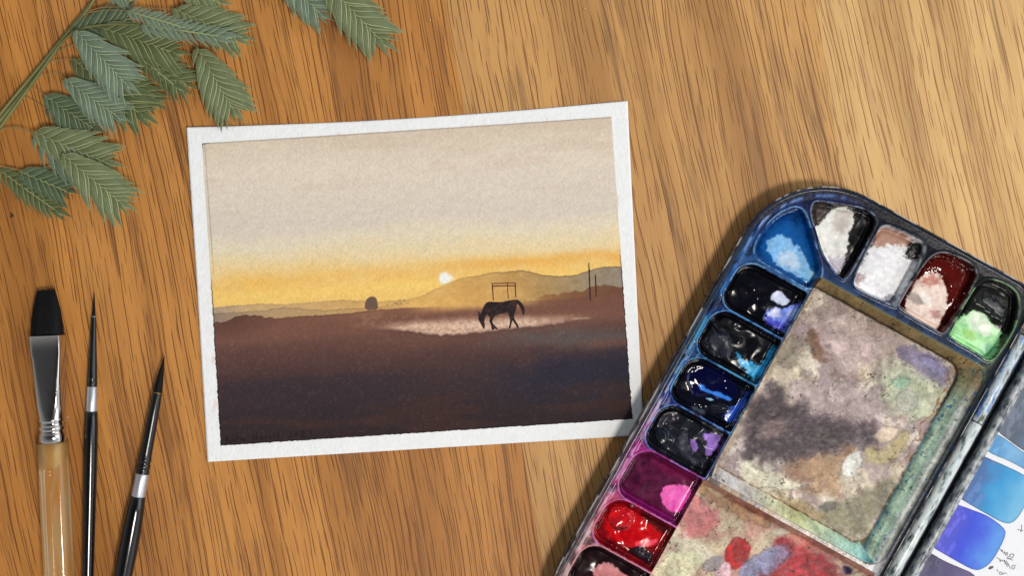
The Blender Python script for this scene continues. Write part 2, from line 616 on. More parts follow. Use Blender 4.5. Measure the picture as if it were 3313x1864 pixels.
# ground
gtop = ridge([(60, 895), (130, 886), (180, 880), (205, 868), (215, 860), (240, 855), (270, 859), (300, 855), (330, 866), (380, 868), (450, 862), (560, 855), (640, 850), (700, 843), (760, 835),
              (850, 828), (950, 824), (1100, 815), (1240, 806), (1400, 798), (1500, 790), (1600, 780), (1760, 768)], 3) + (vnoise(X / 13, X * 0, 9) - .5) * 5 * smooth(420, 300, X)
dep = H + wy * 34 + (fbm(X / 420, H / 60, 45) - .5) * 70
ground = interp_cols(dep, [(860, (114, 74, 58)), (900, (122, 82, 66)), (960, (112, 76, 64)), (1010, (97, 66, 58)), (1080, (80, 55, 52)), (1175, (59, 43, 45)), (1275, (48, 36, 39)), (1370, (44, 31, 34))])
ground = mix(ground, (148, 104, 80), smooth(500, 800, X) * smooth(925, 870, H + wx * 40) * .8)
ground = mix(ground, (70, 44, 40), smooth(430, 200, X) * smooth(980, 900, H) * .45)
ground = mix(ground, (104, 66, 54), smooth(1200, 1600, X) * smooth(960, 880, H) * .7)
ground = mix(ground, (88, 80, 78), np.exp(-((H - 1040 - wy * 60) / 34) ** 2) * smooth(1050, 1400, X + wx * 160) * .8)
ground = mix(ground, (112, 74, 60), np.exp(-((H - 1072 - wy * 20) / 16) ** 2) * smooth(1480, 1640, X) * .8)
ground = mix(ground, (32, 34, 52), smooth(1060, 1160, H + wx * 60) * smooth(1350, 1190, H + wy * 60) * smooth(950, 1560, X + wx * 200) * .75)
ground = mix(ground, (46, 38, 50), smooth(1100, 1150, H) * smooth(1330, 1200, H) * smooth(1100, 700, X) * .4)
ground = mix(ground, (66, 42, 36), smooth(.5, .66, fbm(X / 260, H / 40, 29)) * smooth(1180, 1260, H) * .5)
# light path under the horse
lo = np.interp(X, [640, 700, 860, 1000, 1100, 1250, 1400, 1560, 1640], [905, 908, 915, 934, 928, 911, 897, 872, 864]) + (fbm(X / 16, X * 0, 33) - .5) * 10
hi = np.interp(X, [640, 860, 960, 1100, 1300, 1450, 1640], [890, 893, 884, 878, 872, 868, 858]) + (fbm(X / 30, X * 0, 34) - .5) * 8
lp = smooth(hi - 22, hi + 12, Y) * smooth(lo + 8, lo - 11, Y) * smooth(660, 960, X + wx * 120) * smooth(1590, 1330, X + wx * 160)
tex = smooth(.3, .6, fbm(X / 10, Y / 7, 36))
ground = mix(ground, (224, 192, 166), lp * (.74 + .26 * tex) * .95)
ground = mix(ground, (168, 122, 100), smooth(.5, .62, fbm(X / 12, Y / 8, 37)) * smooth(lo + 3, lo - 10, Y) * smooth(830, 870, Y) * smooth(620, 720, X) * smooth(1640, 1500, X) * .38)
ground = mix(ground, (236, 214, 190), smooth(5, 1, np.abs(Y - 868 + .05 * (X - 1540))) * smooth(1498, 1520, X) * smooth(1590, 1560, X) * .35)
ground = mix(ground, (84, 58, 50), smooth(9, 0, np.abs(Y - lo - 4)) * smooth(700, 900, X) * smooth(1600, 1400, X) * .6)
C = mix(C, ground, smooth(-2, 2, Y - gtop) * (1 - smooth(850, 1050, X) * smooth(1500, 1250, X) * smooth(30, 0, Y - gtop) * .85))
C = mix(C, (60, 38, 34), smooth(4, 0, np.abs(Y - gtop - 1)) * (1 - smooth(700, 900, X)) * .5)
# granulation
g1 = fbm(X / 5.5, Y / 5.5, 41, 3) - .5
g2 = fbm(X / 16, Y / 16, 42, 3) - .5
C = C * (1 + g1 * .13 + g2 * .05)[..., None]
C = C + (smooth(.60, .80, fbm(X / 7, Y / 7, 44, 2)) * smooth(890, 990, H))[..., None] * np.array([13., 9., 8.])
# pencil outline and dark rim of the wash
C = mix(C, (120, 108, 100), (smooth(2.4, .6, np.abs(gu * 1322 - 8 - 5 * gv)) * smooth(.5, .3, gv) + smooth(.006, .001, gv) * .9) * .45)
C = mix(C, (30, 26, 30), np.maximum.reduce([smooth(.004, 0, gu), smooth(.996, 1, gu), smooth(.995, 1, gv)]) * smooth(.42, .5, gv) * .8)
C = mix(C, (70, 66, 72), smooth(.004, .001, gv) * smooth(.03, .0, gu) + smooth(.003, .0005, gu) * smooth(.03, 0, gv))


def sig(x, y):
    return ((x / 3.903 + 640 - 580) * 1.1877, (y / 3.903 + 1260 - 300) * 1.1877)


SIGN = [[(350, 595), (372, 690)], [(392, 590), (358, 640), (410, 680)], [(440, 625), (425, 650), (445, 668), (458, 630), (466, 664)], [(492, 590), (496, 665)], [(472, 618), (520, 612)],
        [(535, 622), (540, 660)], [(560, 640), (590, 630), (570, 612), (556, 645), (600, 655)], [(690, 575), (700, 650)], [(740, 550), (752, 645)], [(692, 612), (752, 600)],
        [(800, 595), (780, 620), (800, 640), (812, 596), (825, 634)], [(850, 590), (856, 632)], [(856, 605), (880, 590)], [(905, 588), (910, 630)], [(910, 602), (935, 588)],
        [(960, 585), (965, 625)], [(1020, 540), (985, 585), (1025, 600), (1000, 618)], [(1155, 545), (1190, 540), (1180, 580), (1150, 610), (1205, 605)],
        [(1245, 540), (1224, 570), (1240, 604), (1264, 572), (1245, 540)], [(1292, 548), (1318, 530), (1342, 538), (1338, 560), (1296, 606), (1368, 600)], [(1430, 520), (1425, 590)]]
for st in SIGN:
    d = polydist(X, Y, [sig(*q) for q in st])
    C = mix(C, (20, 13, 16), smooth(2.6, .8, d) * .85)
lc = lin(np.clip(C, 0, 255))
W = to_world(gx, gy, 0.0009)
# height above the sheet: same warp function evaluated through the sheet's own u,v
su = np.clip((gx - 606 - (gy - 413) * .0605) / 1424, 0, 1)
svv = np.clip((gy - 413 + (gx - 606) * .0611) / 1083, 0, 1)
W[..., 2] = sheet_z(su, svv) + 0.00006
picture = obj("painted_picture", np_mesh("painted_picture", W.reshape(-1, 3), grid_faces(nu, nv), paint_paper_mat, lc.reshape(-1, 3)), card,
              label="sunset landscape painted in yellow, brown and black washes")


def zb(x, y):
    return (x / 2.8 + 1140, y / 2.8 + 820)


def card_pt(px, py, lift):
    u = min(max((px - 606 - (py - 413) * .0605) / 1424, 0), 1)
    v = min(max((py - 413 + (px - 606) * .0611) / 1083, 0), 1)
    z = float(sheet_z(np.array(u), np.array(v)))
    x, y, _ = P(px, py, 0.0009)
    return (x, y, z + lift)


def flat_poly(name, pts, mat, parent, lift=0.0001, **props):
    me = bpy.data.meshes.new(name)
    me.from_pydata([card_pt(px, py, lift) for px, py in pts], [], [tuple(range(len(pts)))])
    me.materials.append(mat)
    me.update()
    if me.polygons[0].normal.z < 0:
        me.flip_normals()
    return obj(name, me, parent, **props)


def stroke_pts(line, w):
    p = np.array(line, float)
    w = np.broadcast_to(np.asarray(w, float), (len(p),))
    t = np.gradient(p, axis=0)
    t /= np.linalg.norm(t, axis=1)[:, None]
    nrm = np.stack([-t[:, 1], t[:, 0]], 1)
    return np.concatenate([p + nrm * w[:, None] / 2, (p - nrm * w[:, None] / 2)[::-1]])


def ink_mat(name, a, b):
    m = NT(name)
    f = m.noise(m.objco(), 700.0, 3.0)
    m.p(Base_Color=m.mix(m.step(f, .42, .62), lin4(a), lin4(b)), Roughness=.8)
    m.bsdf.inputs["Specular IOR Level"].default_value = 0.25
    return m.m


horse_mat = ink_mat("horse_pigment", (30, 22, 26), (58, 38, 36))
gate_mat = ink_mat("gate_pigment", (84, 34, 28), (118, 62, 46))
post_mat = ink_mat("post_pigment", (44, 28, 30), (76, 50, 44))
HORSE = [(1235, 437), (1300, 441), (1360, 441), (1410, 428), (1460, 421), (1495, 417), (1515, 430), (1530, 446), (1548, 468), (1562, 503), (1560, 540), (1551, 570), (1541, 548), (1531, 512), (1512, 474), (1491, 455),
         (1488, 480), (1480, 520), (1467, 560), (1465, 588), (1482, 618), (1500, 645), (1511, 675), (1496, 679), (1484, 656), (1464, 628), (1449, 603), (1444, 630), (1438, 660), (1427, 685), (1414, 681), (1424, 650), (1429, 612),
         (1424, 580), (1410, 537), (1380, 542), (1340, 550), (1300, 562), (1285, 572), (1277, 592), (1264, 620), (1285, 648), (1308, 672), (1324, 692), (1305, 692), (1288, 676), (1285, 692), (1264, 697), (1259, 670), (1253, 640),
         (1239, 616), (1247, 592), (1239, 572), (1224, 552), (1210, 562), (1201, 590), (1196, 620), (1200, 650), (1197, 686), (1184, 680), (1169, 650), (1150, 616), (1139, 592), (1145, 570), (1138, 545), (1136, 525), (1151, 532),
         (1157, 549), (1172, 533), (1181, 500), (1199, 466), (1214, 447)]
flat_poly("painted_horse", [zb(*p) for p in chaikin(HORSE, 1)], horse_mat, picture, label="black painted silhouette of a grazing horse")
for k, (ln, w) in enumerate([([(1268, 280), (1272, 350), (1278, 425)], 10), ([(1405, 262), (1408, 340), (1413, 412)], 7), ([(1475, 265), (1477, 330), (1481, 400)], 10),
                             ([(1258, 273), (1370, 271), (1480, 267)], 8), ([(1264, 297), (1370, 294), (1479, 292)], 10)]):
    flat_poly("painted_gate_beam", [zb(*p) for p in stroke_pts(ln, w)], gate_mat, picture, lift=.00010 + .00001 * k)
for ln, w in (([(2142, 85), (2146, 160), (2150, 280), (2157, 425)], [8, 12, 14, 12]), ([(2203, 195), (2206, 290), (2210, 392)], [10, 12, 12])):
    flat_poly("painted_post", [zb(*p) for p in stroke_pts(ln, w)], post_mat, picture)

# ------------------------------------------------------------------ paint palette
EV, DV = np.array([.8746, .4848]), np.array([-.4848, .8746])
ORG = 2465.0 * EV - 798.3 * DV


def pal_px(s, t):
    return ORG[0] + s * EV[0] + t * DV[0], ORG[1] + s * EV[1] + t * DV[1]


def pal_st(p):
    p = np.asarray(p, float) - ORG
    return np.stack([p @ EV, p @ DV], -1)


def zoomer(ox, oy, sc):
    return lambda pts: pal_st(np.asarray(pts, float) / sc + (ox, oy))


R5 = zoomer(2340, 580, 2.337)
RB = zoomer(2140, 1000, 2.898)
R6 = zoomer(1780, 1100, 1.897)
R7 = zoomer(2400, 1100, 1.897)
RC = zoomer(1780, 1400, 3.122)
ZREF = 0.0065
ZS = 0.8                         # palette heights below are in 0.08 mm
PLEN, PWID = 1800.0, 930.0


def rounded(s0, t0, s1, t1, r):
    """rounded rectangle, radii for tl,tr,br,bl"""
    pts = []
    for (cx, cy, rr, a0) in ((s0 + r[0], t0 + r[0], r[0], 180), (s1 - r[1], t0 + r[1], r[1], 270), (s1 - r[2], t1 - r[2], r[2], 0), (s0 + r[3], t1 - r[3], r[3], 90)):
        for k in range(13):
            a = math.radians(a0 + 90 * k / 12)
            pts.append((cx + rr * math.cos(a), cy + rr * math.sin(a)))
    return np.array(pts)


OUT = rounded(0, 0, PWID, PLEN, (300, 75, 75, 300))
STEP = 2.5
s1 = np.arange(-STEP, PWID + 2 * STEP, STEP)
t1 = np.arange(-STEP, PLEN + 2 * STEP, STEP)
S, T = np.meshgrid(s1, t1)
din = sdf(S, T, OUT)
gT, gS = np.gradient(din, STEP)
near_out = (din < 0) & (din > -2.2 * STEP)
S = np.where(near_out, S - gS * din, S)
T = np.where(near_out, T - gT * din, T)
dI = np.maximum(din, 0)

# -- wells
WELLS = [
    R5([(218, 560), (240, 470), (330, 330), (440, 240), (540, 207), (600, 240), (650, 380), (700, 560), (738, 700), (715, 760), (650, 840), (540, 780), (400, 690), (260, 610)]),
    R5([(660, 190), (700, 165), (850, 190), (990, 210), (1100, 250), (1140, 300), (1130, 360), (1050, 520), (960, 690), (905, 760), (870, 745), (790, 650), (740, 560), (690, 400), (650, 260)]),
    R5([(1180, 360), (1230, 350), (1380, 410), (1480, 460), (1510, 520), (1480, 600), (1400, 760), (1300, 950), (1270, 960), (1000, 830), (970, 800), (980, 740), (1060, 570), (1150, 390)]),
    R5([(1560, 580), (1640, 550), (1760, 590), (1870, 650), (1900, 720), (1850, 830), (1750, 1010), (1660, 1160), (1620, 1160), (1330, 990), (1310, 950), (1400, 800), (1500, 650)]),
    R5([(1930, 770), (2010, 755), (2130, 800), (2200, 860), (2215, 940), (2190, 1100), (2100, 1260), (2000, 1390), (1900, 1310), (1700, 1200), (1690, 1170), (1790, 980), (1880, 830)]),
]
for (ta, tb) in ((362, 531), (536, 704), (709, 878), (883, 1047), (1052, 1226), (1231, 1395), (1400, 1570), (1575, 1730)):
    WELLS.append(rounded(40, ta, 277, tb, (62, 8, 8, 46)))
DECK, FLOOR = 106.0, 56.0
hgt = np.where(dI < 9, 118 - 3 * smooth(5, 0, dI), np.where(dI < 24, 98, np.where(dI < 33, 109, DECK))).astype(float)
hgt = np.interp(dI, [0, 2, 7, 13, 21, 27, 33, 40, 4000], [113, 118, 117, 108, 106, 109, 110, DECK, DECK])
hgt = np.where(dI < 60, np.interp(dI, [0, 2, 5, 10, 40], [113, 118, 117, 109, DECK]) * (1 - smooth(200, 150, S) * smooth(200, 300, T)) + hgt * smooth(200, 150, S) * smooth(200, 300, T), hgt)
wel = [None] * len(WELLS)
for k, w in enumerate(WELLS):
    w = chaikin(w, 2) if k < 5 else w
    lo_, hi_ = w.min(0) - 20, w.max(0) + 20
    i0, i1 = np.searchsorted(s1, (lo_[0], hi_[0]))
    j0, j1 = np.searchsorted(t1, (lo_[1], hi_[1]))
    sl = (slice(j0, j1), slice(i0, i1))
    d = sdf(S[sl], T[sl], w)
    wel[k] = (sl, d)
    hgt[sl] = np.where(d > -8, hgt[sl] + 4 * np.exp(-((d + 2) / 4) ** 2), hgt[sl])
    slope = np.interp(S[sl] if k >= 5 else 300 - T[sl], [40, 280], [0, 10])
    hgt[sl] = np.where(d > 0, DECK + 2 + (FLOOR + slope - DECK) * smooth(0, 11, d), hgt[sl])
# -- mixing trays
M1 = rounded(280, 298, 908, 1034, (16, 56, 56, 10))
M2 = rounded(274, 1048, 905, 1700, (8, 10, 40, 40))


def tray(outl, left, topw, right, botw, floor):
    o = sdf(S, T, outl)
    s0, t0 = outl.min(0)
    s2, t2 = outl.max(0)
    fd = sdf(S, T, rounded(s0 + left, t0 + topw, s2 - right, t2 - botw, (16, 48, 46, 18)))
    k = np.where(fd > 0, 1 + fd / 30, np.maximum(o, 0) / (np.maximum(o, 0) + np.maximum(-fd, 0) + 1e-6))
    prof = np.interp(k, [0, .06, .85, 1.0, 1.2], [1, .97, .12, .02, 0])
    return o, k, DECK - 4 + (floor - DECK + 4) * (1 - prof), fd


o1, k1, h1, fd1 = tray(M1, 10, 30, 64, 38, 50)
o2, k2, h2, fd2 = tray(M2, 10, 22, 60, 60, 52)
hgt = np.where(o1 > 0, h1, hgt)
hgt = np.where(o2 > 0, h2, hgt)
# raised lip along the top of the first tray
lipt = smooth(285, 292, S) * smooth(905, 895, S) * np.interp(T, [276, 284, 304, 312], [0, 1, 1, 0])
hgt = np.where((lipt > 0) & (o1 <= 0), hgt, hgt)

# -- colour of the stained plastic
n1 = fbm(S / 26, T / 26, 51, 4)
n2 = fbm(S / 7, T / 7, 52, 3)
n3 = fbm(S / 80, T / 80, 53, 3)
left = interp_cols(T + (n3 - .5) * 120, [(0, (34, 52, 108)), (150, (30, 62, 132)), (330, (46, 100, 176)), (400, (70, 120, 185)), (520, (24, 62, 142)), (640, (34, 118, 172)), (720, (36, 96, 160)), (800, (24, 66, 160)),
                                         (870, (26, 54, 150)), (930, (98, 60, 120)), (1060, (150, 40, 120)), (1200, (176, 52, 124)), (1290, (168, 78, 92)), (1400, (176, 104, 108)), (1560, (196, 150, 136))])
topc = interp_cols(S + (n3 - .5) * 120, [(0, (34, 58, 124)), (150, (46, 66, 140)), (260, (36, 46, 92)), (380, (34, 38, 52)), (700, (30, 32, 40)), (840, (34, 44, 38)), (930, (60, 70, 56))])
left = left * (.72 + .28 * smooth(850, 1000, T))[..., None]
topc = topc * .68
base = mix(topc, left, smooth(200, 330, T + (n1 - .5) * 60))
right = interp_cols(T + (n3 - .5) * 140, [(0, (40, 42, 46)), (150, (70, 84, 64)), (330, (74, 92, 78)), (560, (112, 128, 124)), (800, (132, 140, 142)), (1000, (150, 150, 158)), (1400, (170, 150, 150))])
base = mix(base, (150, 122, 98), smooth(278, 290, S) * smooth(900, 1000, T))
base = mix(base, right, smooth(840, 900, S))
base = mix(base, (12, 14, 24), smooth(.5, .64, n1) * .55)
base = mix(base, (178, 190, 212), smooth(.60, .70, fbm(S / 13, T / 30, 55, 3)) * .45 * smooth(330, 700, T + S * 0))
base = mix(base, (52, 46, 42), smooth(276, 281, S + (n1 - .5) * 5) * smooth(300, 290, S) * smooth(350, 380, T) * smooth(1040, 1020, T) * .9)
# rim: worn white edge, dark groove, pale inner ridge
worn = smooth(.42, .58, np.where((S < 200) | (S > 900), fbm(S / 9, T / 46, 57, 4), fbm(S / 46, T / 9, 58, 4)))
rimc = mix(np.ones(S.shape + (3,)) * np.array([16., 18., 25.]), (214, 206, 194), worn * smooth(4.5, 1.5, dI) * .95)
rimc = mix(rimc, interp_cols(T, [(0, (30, 46, 92)), (600, (30, 74, 120)), (900, (60, 60, 90)), (1100, (150, 120, 128)), (1600, (176, 158, 142))]), smooth(3, 6, dI) * smooth(.45, .62, n1) * .7)
base = mix(base, rimc, smooth(11, 9, dI))
groove = np.exp(-((dI - 16) / 6) ** 2)
base = mix(base, (18, 21, 30), groove * (.75 + .2 * n2))
base = mix(base, (20, 23, 33), smooth(8, 12, dI) * smooth(46, 34, dI) * smooth(230, 330, S) * smooth(880, 860, S) * .8)
ridge_l = np.exp(-((dI - 29) / 5) ** 2) * smooth(330, 200, S)
base = mix(base, interp_cols(T, [(0, (50, 84, 150)), (250, (140, 170, 215)), (420, (60, 110, 180)), (600, (80, 160, 200)), (800, (130, 160, 200)), (900, (205, 190, 212)), (1100, (206, 150, 186)), (1300, (208, 172, 182)), (1600, (206, 190, 178))]),
           ridge_l * smooth(.38, .56, fbm(S / 10, T / 40, 58, 3)) * .95)
rgh = 0.22 + (n2 - .5) * .16
relief = (n2 - .5) * 2.0

# edges of wells are rubbed paler
EDGE = [(120, 180, 225), (140, 160, 190), (150, 155, 165), (140, 140, 140), (150, 190, 130), (110, 170, 220), (70, 140, 205), (90, 170, 205), (70, 130, 205), (196, 110, 190), (222, 110, 184), (214, 150, 160), (206, 160, 160)]
for k, (sl, d) in enumerate(wel):
    m = np.exp(-((d + 1.5) / 3.2) ** 2) * smooth(.35, .55, n1[sl])
    base[sl] = mix(base[sl], EDGE[k], m * .8)

C = base


def blob(sl, poly, col, edge=3.0, warp=7.0, alpha=1.0, h=0.0, rough=None, clip=None, var=0.12, seed=0, ws=12.0, dry=0.0):
    """a patch of paint with a ragged outline on part of the sheet"""
    s, t = S[sl], T[sl]
    p = chaikin(poly, 2 if dry else 1)
    if not dry:
        warp = warp * 1.45
    d = sdf(s, t, p) + (fbm(s / ws, t / ws, 200 + seed, 5, .62) - .5) * 2.4 * warp
    m = smooth(-edge, edge, d) * alpha
    if clip is not None:
        m = m * clip
    c = np.asarray(col, float) * (1 + (fbm(s / 12, t / 12, 300 + seed, 4)[..., None] - .5) * 2 * var)
    C[sl] = C[sl] * (1 - m[..., None]) + c * m[..., None]
    if dry:
        rim_ = np.exp(-((d - 1) / 3.0) ** 2) * dry * (clip if clip is not None else 1) * smooth(.40, .62, fbm(s / 30, t / 30, 600 + seed, 3))
        C[sl] = C[sl] * (1 - .55 * rim_[..., None])
    if h:
        hgt[sl] += h * smooth(0, 14, d) * (clip if clip is not None else 1)
    if rough is not None:
        rgh[sl] = rgh[sl] * (1 - m) + rough * m
    return m


PAINTBASE = [(6, 54, 112), (11, 11, 14), (196, 196, 200), (58, 10, 8), (17, 20, 17), (11, 12, 20), (12, 13, 20), (10, 12, 24), (20, 22, 30), (84, 20, 56), (112, 10, 18), (30, 12, 16), (60, 30, 20)]
PAINTH = [4, 5, 3, 8, 7, 12, 16, 14, 18, 10, 12, 10, 8]
LUMP = [1, 5, 3, 4, 7, 12, 30, 12, 34, 2, 12, 14, 6]
GLOSS = [.12, .20, .36, .10, .16, .12, .20, .09, .22, .15, .12, .16, .3]
paint_mask = []
for k, (sl, d) in enumerate(wel):
    s, t = S[sl], T[sl]
    clip = smooth(-1, 3, d + (fbm(s / 8, t / 8, 60 + k) - .5) * 6)
    m = clip
    cvar = fbm(s / 22, t / 22, 70 + k, 4)
    sw_ = fbm(s / 70, t / 70, 80 + k, 2)
    lump = fbm(s / 52 + 2.4 * sw_, t / 38 - 1.6 * sw_, 90 + k, 2, .12)
    ridged = lump
    C[sl] = C[sl] * (1 - m[..., None]) + np.asarray(PAINTBASE[k], float) * (1 + (cvar[..., None] - .5) * .9) * m[..., None]
    hgt[sl] += (PAINTH[k] + LUMP[k] * (ridged - .4)) * smooth(4, 24, d)
    glint = smooth(.84, .95, vnoise(s / 7, t / 7, 140 + k)) * smooth(.5, .62, fbm(s / 40, t / 40, 150 + k, 2)) * (k in (3, 5, 6, 7, 10, 8))
    hgt[sl] += glint * 2.0 * m
    rgh[sl] = rgh[sl] * (1 - m) + (GLOSS[k] + (cvar - .5) * .12) * m
    paint_mask.append(m)


def on(k):
    sl, d = wel[k]
    return dict(sl=sl, clip=smooth(1, 5, d))


def well_blob(k, poly, col, **kw):
    mm = blob(on(k)['sl'], poly, col, clip=on(k)['clip'], **kw)
    return mm


bare = {}


def bare_blob(k, poly, col, **kw):
    mm = well_blob(k, poly, col, **kw)
    bare[k] = np.maximum(bare.get(k, 0), mm)


# 0 turquoise-blue corner well
well_blob(0, R5([(300, 470), (380, 350), (520, 310), (620, 400), (680, 560), (720, 700), (640, 800), (420, 690), (280, 600)]), (16, 92, 164), edge=16, warp=10, alpha=.8, rough=.14, seed=1)
bare_blob(0, R5([(350, 450), (400, 412), (480, 430), (560, 500), (620, 570), (650, 660), (710, 720), (640, 770), (560, 725), (420, 655), (365, 600), (335, 520)]), (112, 176, 226), edge=4, warp=8, rough=.4, seed=2, var=.2)
well_blob(0, R5([(430, 560), (500, 520), (560, 560), (600, 640), (560, 690), (440, 640)]), (196, 214, 234), edge=8, warp=14, alpha=.75, seed=3, ws=9)
well_blob(0, R5([(590, 720), (650, 690), (720, 720), (650, 790), (600, 760)]), (120, 190, 232), edge=4, warp=5, alpha=.8, seed=4)
# 1 black with a bare white middle
well_blob(1, R5([(665, 200), (720, 170), (800, 185), (800, 270), (720, 345), (660, 320)]), (58, 48, 44), edge=4, warp=5, h=6, rough=.35, seed=5, var=.3)
bare_blob(1, R5([(835, 215), (900, 203), (985, 228), (992, 330), (955, 420), (945, 520), (925, 600), (905, 670), (870, 735), (790, 655), (755, 560), (712, 455), (680, 372), (735, 335), (800, 270)]), (224, 224, 219), edge=3, warp=6, rough=.4, seed=6)
well_blob(1, R5([(790, 600), (900, 580), (930, 620), (880, 720), (800, 660)]), (150, 140, 172), edge=10, warp=16, alpha=.65, seed=7, ws=8)
well_blob(1, R5([(850, 250), (960, 240), (975, 330), (900, 420), (830, 360)]), (164, 150, 140), edge=14, warp=14, alpha=.6, seed=8)
# 2 mostly bare white, brown at the top
bare_blob(2, R5([(1150, 400), (1230, 365), (1400, 420), (1480, 520), (1440, 640), (1370, 800), (1290, 950), (1010, 830), (985, 770), (1060, 590)]), (226, 227, 230), edge=3, warp=6, rough=.42, seed=9)
well_blob(2, R5([(1170, 375), (1250, 360), (1400, 420), (1450, 480), (1400, 530), (1270, 480), (1130, 510), (1115, 450)]), (150, 98, 74), edge=9, warp=12, alpha=.85, seed=10)
well_blob(2, R5([(1400, 480), (1480, 470), (1510, 530), (1470, 620), (1420, 610), (1370, 560)]), (18, 17, 18), edge=5, warp=12, h=5, rough=.35, seed=11, ws=9)
well_blob(2, R5([(1060, 480), (1130, 420), (1180, 360), (1150, 470), (1050, 640), (990, 760), (960, 780)]), (30, 28, 30), edge=4, warp=10, alpha=.9, seed=12, ws=9)
well_blob(2, R5([(1220, 880), (1330, 860), (1290, 950), (1240, 940)]), (60, 66, 90), edge=8, warp=12, alpha=.7, seed=13, ws=8)
well_blob(2, R5([(1000, 720), (1060, 700), (1080, 760), (1020, 810), (985, 780)]), (150, 130, 130), edge=8, warp=12, alpha=.8, seed=14, ws=8)
# 3 dark red brown with pale middle
well_blob(3, R5([(1540, 620), (1640, 570), (1760, 600), (1850, 680), (1830, 820), (1740, 1000), (1700, 900), (1690, 760), (1600, 690), (1500, 720)]), (84, 16, 10), edge=10, warp=6, h=4, rough=.08, seed=15)
bare_blob(3, R5([(1480, 745), (1560, 705), (1640, 720), (1692, 800), (1702, 900), (1690, 1000), (1645, 1100), (1605, 1150), (1500, 1090), (1395, 1005), (1375, 945), (1420, 850)]), (222, 200, 188), edge=3, warp=5, rough=.4, seed=16)
well_blob(3, R5([(1490, 760), (1560, 715), (1640, 740), (1660, 790), (1580, 800), (1490, 800)]), (168, 84, 68), edge=9, warp=14, alpha=.8, seed=17, ws=9)
well_blob(3, R5([(1560, 1000), (1640, 980), (1660, 1040), (1600, 1060)]), (150, 84, 80), edge=8, warp=10, alpha=.7, seed=18, ws=9)
well_blob(3, R5([(1395, 880), (1440, 850), (1540, 920), (1510, 960), (1420, 930)]), (136, 122, 116), edge=4, warp=5, alpha=.8, seed=19)
well_blob(3, R5([(1500, 840), (1560, 880), (1600, 960), (1560, 970), (1500, 900)]), (240, 236, 228), edge=6, warp=5, alpha=.8, seed=20)
# 4 green
well_blob(4, R5([(1920, 890), (2000, 860), (2100, 920), (2160, 1000), (2130, 1080), (2040, 1040), (1990, 980), (1910, 930)]), (42, 45, 48), edge=5, warp=5, h=14, rough=.3, seed=21)
bare_blob(4, R5([(1855, 1015), (1920, 985), (1990, 1030), (2060, 1120), (2125, 1140), (2090, 1260), (2000, 1385), (1900, 1310), (1715, 1200), (1760, 1080)]), (160, 224, 158), edge=3, warp=6, rough=.35, seed=22, var=.16)
well_blob(4, R5([(1860, 1030), (1920, 995), (1990, 1040), (2050, 1130), (2020, 1190), (1930, 1180), (1850, 1110)]), (214, 226, 206), edge=6, warp=8, alpha=.9, seed=23)
well_blob(4, R5([(1810, 1140), (1900, 1150), (1950, 1200), (1900, 1220), (1830, 1190)]), (140, 196, 84), edge=7, warp=10, alpha=.8, seed=24)
well_blob(4, R5([(1920, 1280), (2040, 1240), (2060, 1300), (1990, 1370)]), (120, 190, 150), edge=8, warp=10, alpha=.8, seed=25)
# 5 near-black blue
bare_blob(5, R5([(395, 838), (450, 850), (478, 895), (512, 922), (470, 962), (400, 935), (355, 905)]), (198, 206, 232), edge=3, warp=4, rough=.35, seed=26)
bare_blob(5, R5([(330, 1000), (400, 958), (470, 990), (560, 935), (608, 930), (500, 1095), (440, 1160), (310, 1060)]), (116, 140, 226), edge=4, warp=10, rough=.35, seed=27, var=.25, ws=10)
well_blob(5, R5([(350, 990), (420, 970), (440, 1030), (400, 1060), (350, 1040)]), (206, 210, 238), edge=5, warp=8, alpha=.85, seed=28)
well_blob(5, R5([(480, 1000), (560, 960), (560, 1010), (490, 1060)]), (186, 204, 236), edge=7, warp=10, alpha=.8, seed=29)
well_blob(5, R5([(330, 1030), (420, 1080), (470, 1120), (440, 1160), (330, 1080)]), (54, 58, 190), edge=6, warp=10, alpha=.8, seed=30)
# 6 black-blue lumps, cyan floor showing
bare_blob(6, RB([(680, 390), (740, 415), (775, 485), (870, 515), (960, 500), (1010, 400), (1070, 330), (1085, 400), (950, 600), (860, 690), (800, 600), (700, 480)]), (44, 150, 200), edge=3, warp=8, rough=.3, seed=31, var=.3)
well_blob(6, RB([(740, 480), (800, 520), (860, 560), (850, 600), (780, 560)]), (130, 205, 225), edge=5, warp=8, alpha=.7, seed=32)
well_blob(6, RB([(420, 220), (520, 200), (640, 210), (660, 340), (640, 470), (560, 460), (420, 380)]), (38, 42, 54), edge=8, warp=8, alpha=.9, h=10, rough=.4, seed=33)
# 7 wet ultramarine
well_blob(7, RB([(225, 620), (300, 540), (440, 520), (600, 590), (700, 700), (740, 810), (650, 870), (480, 835), (300, 830), (230, 730)]), (6, 8, 48), edge=4, warp=4, h=-4, rough=.05, seed=34)
bare_blob(7, RB([(735, 860), (840, 735), (790, 900), (690, 1040), (640, 1070), (560, 1020), (650, 930)]), (20, 74, 180), edge=5, warp=8, rough=.25, seed=35, var=.25)
well_blob(7, RB([(345, 720), (385, 706), (430, 760), (560, 790), (660, 845), (640, 870), (560, 835), (480, 805), (380, 775)]), (58, 128, 226), edge=3, warp=3, rough=.1, seed=36)
well_blob(7, RB([(410, 840), (450, 830), (500, 855), (460, 870)]), (150, 196, 226), edge=2, warp=2, rough=.1, seed=37)
well_blob(7, RB([(430, 890), (560, 880), (640, 930), (600, 980), (480, 970)]), (26, 28, 40), edge=5, warp=4, h=12, rough=.1, seed=38)
well_blob(7, RB([(280, 910), (360, 930), (420, 970), (400, 990), (310, 950)]), (84, 100, 116), edge=4, warp=5, alpha=.8, seed=39)
